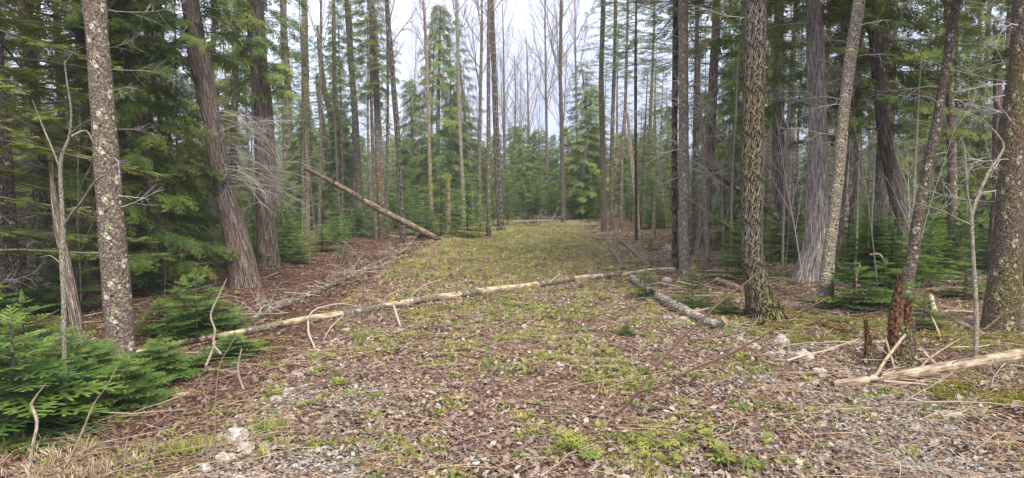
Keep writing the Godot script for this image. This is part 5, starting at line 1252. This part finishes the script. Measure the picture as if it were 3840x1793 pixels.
func floor_cover() -> void:
	var tones := [Color(0.140, 0.110, 0.097), Color(0.184, 0.146, 0.126), Color(0.232, 0.194, 0.170), Color(0.086, 0.065, 0.057), Color(0.165, 0.117, 0.084), Color(0.290, 0.250, 0.220), Color(0.198, 0.132, 0.086)]
	# dead leaves on and beside the track
	var xs := [[], [], []]
	var cs := [[], [], []]
	for k in 235000:
		var d := 2.8 + 24.0 * pow(R(0, 1), 1.9)
		var x := R(-1, 1) * (0.80 * (d + 0.6) + 1.6)
		var s := x - track_x(d)
		var n := lump.get_noise_2d(x * 6.0, d * 6.0)
		var keep := 1.0 + 0.4 * lump.get_noise_2d(x * 25.0, d * 25.0)
		if absf(s) < 2.6: keep = 0.95 - 0.6 * smooth(11.0, 17.0, d)
		elif s < 0.0: keep = 0.55
		else: keep = 0.7
		if gravelly(x, d) > 0.5: keep *= 0.3
		if R(0, 1) > keep + n * 0.5: continue
		var size := lerpf(0.008, 0.026, pow(R(0, 1), 1.6)) * (1.0 + 0.035 * d) * (1.5 if R(0, 1) < 0.04 else 1.0)
		var q := rng.randi_range(0, 2)
		xs[q].append(lie(gp(x, -d, R(0.003, 0.022)), size, 0.75))
		var c: Color = tones[rng.randi_range(0, 6)] * R(0.75, 1.2)
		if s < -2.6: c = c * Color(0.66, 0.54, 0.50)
		cs[q].append(c)
	for q in 3:
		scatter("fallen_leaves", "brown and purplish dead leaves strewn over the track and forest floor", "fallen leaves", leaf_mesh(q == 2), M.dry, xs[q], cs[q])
	# gravel
	var pg := G.new()
	var ico := []
	for k in 6: ico.append(Vector3(cos(k * TAU / 6.0), R(-0.1, 0.1), sin(k * TAU / 6.0)) * R(0.8, 1.1))
	var white := Color.WHITE
	for k in 6:
		var top := Vector3(0.1, 0.6, -0.1)
		var m1: Vector3 = ico[k] * 0.65 + Vector3(0, 0.45, 0)
		var m2: Vector3 = ico[(k + 1) % 6] * 0.65 + Vector3(0, 0.45, 0)
		pg.tri(top, m2, m1, white, white, white)
		pg.tri(ico[k], m1, m2, white, white, white)
		pg.tri(ico[k], m2, ico[(k + 1) % 6], white, white, white)
	var gx := []
	var gc := []
	for k in 120000:
		var d := 2.8 + 9.5 * pow(R(0, 1), 1.5)
		var x := R(-0.6, 0.82) * (d + 0.5)
		var gr := gravelly(x, d)
		if R(0, 1) > gr: continue
		var v := R(0.10, 0.28)
		gx.append(lie(gp(x, -d, R(-0.002, 0.012)), R(0.005, 0.014) * (1.0 + 0.03 * d) * (1.8 if R(0, 1) < 0.05 else 1.0), 0.4, 0.8))
		gc.append(Color(v, v * 0.97, v * R(0.90, 0.96)))
	scatter("gravel", "pale limestone gravel showing through the leaves along both wheel tracks", "gravel", pg.mesh(), solid("limestone chips", 0.85, 0.3), gx, gc)
	# straw: dead grass stems lying about
	var sg := G.new()
	tube(sg, [V(-0.5, 0, 0), V(-0.15, 0.03, 0.03), V(0.2, 0.035, -0.02), V(0.5, 0.0, 0.05)], [0.0022, 0.0026, 0.0022, 0.001], 3, Color.WHITE)
	var tx := []
	var tc := []
	for k in 31000:
		var d := 2.8 + 32.0 * pow(R(0, 1), 1.6)
		var x := R(-1, 1) * (0.78 * (d + 0.5) + 1.6)
		var s := x - track_x(d)
		if absf(s) < 2.3 and d < 6.0 and R(0, 1) < 0.4: continue
		if s < -2.6 and R(0, 1) < 0.6: continue
		var v := R(0.6, 1.3)
		tx.append(lie(gp(x, -d, R(0.005, 0.04)), R(0.12, 0.65), 0.14).scaled_local(Vector3(1, 1.0 + d * 0.03, 1.0 + d * 0.04)))
		tc.append(Color(0.40, 0.31, 0.21) * v if R(0, 1) < 0.65 else Color(0.20, 0.145, 0.12) * v)
	scatter("dead_stems", "straw coloured dead stems and fine twigs lying over the litter", "dead stems", sg.mesh(), M.twig, tx, tc)
	# dead needles under the left trees are the soil's own colour; green things next
	var mg := G.new()
	for k in 16:
		var a := R(0, TAU)
		var o := Vector3(cos(a), 0, sin(a)) * R(0, 0.5)
		var up := (Vector3(cos(a), R(0.6, 2.0), sin(a))).normalized()
		blade(mg, o, up, up.cross(rv()).normalized(), R(0.4, 1.0), R(0.10, 0.2), Color.WHITE * R(0.8, 1.2))
	var mx := []
	var mc := []
	for k in 60000:
		var d := 2.8 + 34.0 * pow(R(0, 1), 1.4)
		var x := R(-0.72, 0.75) * (d + 0.5)
		var s := x - track_x(minf(d, 45.0))
		var n := lump.get_noise_2d(x * 11.0 + 40.0, d * 8.0) + 0.6 * lump.get_noise_2d(x * 40.0, d * 40.0 + 9.0)
		var want := 0.0
		if absf(s) < 2.6: want = smooth(0.02, 0.42, n + 0.30 * smooth(8.0, 15.0, d) + 0.30 * exp(-s * s * 0.6) * smooth(4.0, 7.5, d) - 0.10 * (1.0 - smooth(4.0, 8.0, d)))
		elif d < 13.0: want = 0.25 * smooth(0.1, 0.4, n)
		if d > 36.0: want *= 0.3
		if R(0, 1) > want: continue
		mx.append(lie(gp(x, -d, -0.004), R(0.03, 0.065) * (1.0 + 0.03 * d), 0.3, 0.8))
		mc.append([Color(0.20, 0.24, 0.04), Color(0.27, 0.29, 0.055), Color(0.14, 0.21, 0.04), Color(0.32, 0.30, 0.085)][rng.randi_range(0, 3)] * R(0.7, 1.15))
	scatter("low_herbs", "yellow green moss and low sprouting herbs along the middle of the track", "ground cover", mg.mesh(), M.leaf, mx, mc)
	# grass at the far end of the track
	var gg := G.new()
	for k in 9:
		var a := R(0, TAU)
		var up := Vector3(cos(a) * R(0.2, 0.9), 1, sin(a) * R(0.2, 0.9)).normalized()
		blade(gg, Vector3(cos(a), 0, sin(a)) * 0.25, up, up.cross(Vector3(cos(a * 3.0), 0, sin(a * 3.0))).normalized(), R(0.6, 1.1), 0.035, Color.WHITE * R(0.8, 1.2))
	var hx := []
	var hc := []
	for k in 26000:
		var d := 9.0 + 33.0 * R(0, 1)
		var s := R(-4.4, 4.0)
		var x := track_x(d) + s
		var n := lump.get_noise_2d(x * 7.0, d * 5.0)
		if R(0, 1) > smooth(8.0, 24.0, d) * smooth(-0.12, 0.22, n + 0.5 * lump.get_noise_2d(x * 30.0, d * 20.0) + 0.008 * (d - 20.0)) * (1.0 - 0.7 * smooth(2.4, 4.0, absf(s))): continue
		hx.append(lie(gp(x, -d, -0.004), R(0.05, 0.15), 0.25, R(0.6, 1.2)))
		hc.append([Color(0.50, 0.44, 0.26), Color(0.27, 0.30, 0.075), Color(0.38, 0.37, 0.14), Color(0.46, 0.38, 0.27)][rng.randi_range(0, 3)] * R(0.75, 1.15))
	for a in [[V(-2.209,-0.054,-4.32), 0.38, 0], [V(-1.992,-0.028,-4.299), 0.2, 0], [V(-3.281,-0.216,-4.48), 0.5, 1], [V(-2.693,-0.125,-4.151), 0.35, 1], [V(-3.728,-0.28,-4.91), 0.3, 0], [V(-1.686,-0.009,-4.595), 0.15, 0]]:
		for k in 90:
			var r: float = a[1] * sqrt(R(0, 1))
			var t := R(0, TAU)
			hx.append(lie(gp(a[0].x + cos(t) * r, a[0].z + sin(t) * r * 0.6, -0.004), R(0.05, 0.12), 0.7, R(0.4, 1.0)))
			hc.append(([Color(0.26, 0.29, 0.07), Color(0.46, 0.38, 0.25)][a[2]] if R(0, 1) < 0.75 else Color(0.36, 0.32, 0.16)) * R(0.75, 1.2))
	scatter("grass", "short grass, part green part straw, on the far half of the track", "grass", gg.mesh(), M.leaf, hx, hc)
	# moss cushions
	var cx := []
	var cc := []
	for a in [[V(3.473,0.017,-8.464), 0.75], [V(3.831,0.04,-8.519), 0.5], [V(3.963,0.041,-8.163), 0.55], [V(3.606,0.046,-10.41), 0.35], [V(4.685,0.092,-7.655), 0.5], [V(4.657,0.084,-7.184), 0.6], [V(4.712,0.078,-6.887), 0.5], [V(3.271,0.02,-8.728), 0.5], [V(3.739,0.028,-5.285), 0.4], [V(5.189,0.08,-7.135), 0.45], [V(3.293,-0.012,-7.715), 0.6], [V(2.54,-0.007,-15.784), 0.4]]:
		for k in 800:
			var r: float = a[1] * sqrt(R(0, 1))
			var t := R(0, TAU)
			var x: float = a[0].x + cos(t) * r
			var z: float = a[0].z + sin(t) * r * 0.8
			if lump.get_noise_2d(x * 22.0, z * 22.0) < -0.12: continue
			cx.append(lie(gp(x, z, -0.004), R(0.03, 0.065), 0.3, 0.8))
			cc.append([Color(0.17, 0.165, 0.022), Color(0.23, 0.22, 0.03), Color(0.13, 0.165, 0.025), Color(0.17, 0.13, 0.03)][rng.randi_range(0, 3)] * R(0.75, 1.2))
	scatter("moss", "yellow green moss over the bank and roots by the furrowed trunk", "moss", mg.mesh(), M.leaf, cx, cc)
	seedlings()

func seedlings() -> void:
	# yellow green cedar sprigs and upright leaves, each a little plant of its own
	var hi := []
	for k in 3:
		var s := cedar_spray(0.16, 0.005, 2)
		s.make_tints([Color(0.17, 0.20, 0.04), Color(0.21, 0.225, 0.05), Color(0.115, 0.16, 0.035)])
		hi.append(s)
	var sprig := []
	for k in 4:
		var g := G.new()
		for b in 7:
			var az := R(0, TAU)
			var dir := Vector3(cos(az), R(0.25, 1.1), sin(az)).normalized()
			g.put(Transform3D(face(dir, Vector3.UP + rv() * 0.4).scaled_local(Vector3.ONE * R(0.6, 1.1)), Vector3(R(-0.04, 0.04), R(0, 0.05), R(-0.04, 0.04))), hi[rng.randi_range(0, 2)], rng.randi_range(0, 2))
		sprig.append(g.mesh())
	var places := [[V(0.365,-0.036,-4.464), 1.0], [V(0.416,-0.043,-4.246), 1.1], [V(0.506,-0.046,-4.083), 0.9], [V(0.902,-0.038,-4.52), 0.9], [V(0.943,-0.043,-4.292), 1.1], [V(0.947,-0.045,-4.08), 1.0], [V(1.092,-0.035,-4.413), 0.8], [V(0.784,-0.048,-4.17), 0.9], [V(1.285,-0.032,-4.173), 1.2], [V(1.328,-0.032,-4.047), 0.9], [V(1.384,-0.032,-3.927), 0.9], [V(0.303,0.04,-6.366), 0.8], [V(0.231,0.038,-6.48), 0.7], [V(0.906,0.046,-6.448), 0.7], [V(0.996,0.044,-6.622), 0.6], [V(0.584,0.045,-6.145), 0.7], [V(-0.988,0.007,-4.77), 0.6], [V(-1.413,0.002,-5.602), 0.7], [V(-1.467,0.003,-5.598), 0.6], [V(-1.388,-0.002,-4.184), 0.6], [V(-0.644,0.001,-4.132), 0.6], [V(-1.757,0.002,-6.521), 0.7], [V(-1.836,-0.014,-6.924), 0.6], [V(-0.919,0.033,-7.498), 0.6], [V(-0.945,0.019,-7.026), 0.6], [V(-0.072,0.027,-9.085), 0.8], [V(0.112,0.029,-9.513), 0.8], [V(-0.2,0.007,-10.134), 0.8], [V(0.362,0.047,-9.181), 0.7], [V(1.275,-0.026,-4.437), 0.7], [V(-1.628,-0.008,-4.339), 0.7], [V(-1.559,-0.004,-4.06), 0.7], [V(1.647,-0.009,-4.343), 0.6]]
	var near := ["near the bottom edge", "in the middle of the track", "behind the forked branch"]
	for k in places.size():
		var p: Vector3 = places[k][0]
		var w: String = near[0] if p.z > -4.7 else (near[1] if p.z > -7.0 else near[2])
		var o := single("cedar_sprig", sprig[k % 4], M.leaf, "yellow green cedar seedling %s" % w, "seedling", p + V(0, 0.005, 0), "cedar seedlings on the track")
		o.rotation.y = R(0, TAU)
		o.scale = Vector3.ONE * float(places[k][1])
	var leafy := []
	for k in 4:                                                # a tuft of upright lance shaped leaves
		var g := G.new()
		for b in 6:
			var az := R(0, TAU)
			var up := Vector3(cos(az) * 0.45, 1, sin(az) * 0.45).normalized()
			var side := up.cross(Vector3(sin(az), 0.2, -cos(az) + 0.3)).normalized()
			var col := Color(0.15, 0.24, 0.045) * R(0.75, 1.3)
			var p0 := Vector3(cos(az), 0, sin(az)) * 0.012
			var l := R(0.07, 0.15)
			var p1 := p0 + up * l * 0.35
			var p2 := p0 + up * l * 0.75 + Vector3(cos(az), 0, sin(az)) * 0.012
			var p3 := p0 + up * l + Vector3(cos(az), -0.1, sin(az)) * 0.03
			g.tri(p0, p1 + side * 0.010, p1 - side * 0.010, col, col, col)
			g.tri(p1 - side * 0.010, p1 + side * 0.010, p2 + side * 0.011, col, col, col)
			g.tri(p1 - side * 0.010, p2 + side * 0.011, p2 - side * 0.011, col, col, col)
			g.tri(p2 - side * 0.011, p2 + side * 0.011, p3, col, col, col)
		leafy.append(g.mesh())
	for k in 110:
		var d := 3.2 + 7.0 * pow(R(0, 1), 1.3)
		var x := track_x(d) + R(-2.4, 2.9)
		var w: String = near[0] if d < 4.7 else (near[1] if d < 7.0 else near[2])
		var o := single("leaf_tuft", leafy[k % 4], M.leaf, "tuft of upright green leaves %s" % w, "plant", gp(x, -d), "green leaf tufts on the track")
		o.rotation.y = R(0, TAU)
		o.scale = Vector3.ONE * R(0.35, 0.8)

func gravelly(x: float, d: float) -> float:
	var s := x - track_x(d)
	var n := lump.get_noise_2d(x * 9.0 + 90.0, d * 6.0) + 0.5 * lump.get_noise_2d(x * 30.0, d * 30.0)
	var left := exp(-pow((s + 2.0) / 0.55, 2.0)) * (1.0 - smooth(5.2, 6.6, d))
	var right := exp(-pow((s - 2.1) / 0.8, 2.0)) * (1.0 - smooth(8.0, 10.5, d))
	return clampf((left + right) * (0.55 + 1.9 * n), 0.0, 1.0) * 0.8 + 0.05 * (1.0 - smooth(1.5, 2.6, absf(s)))
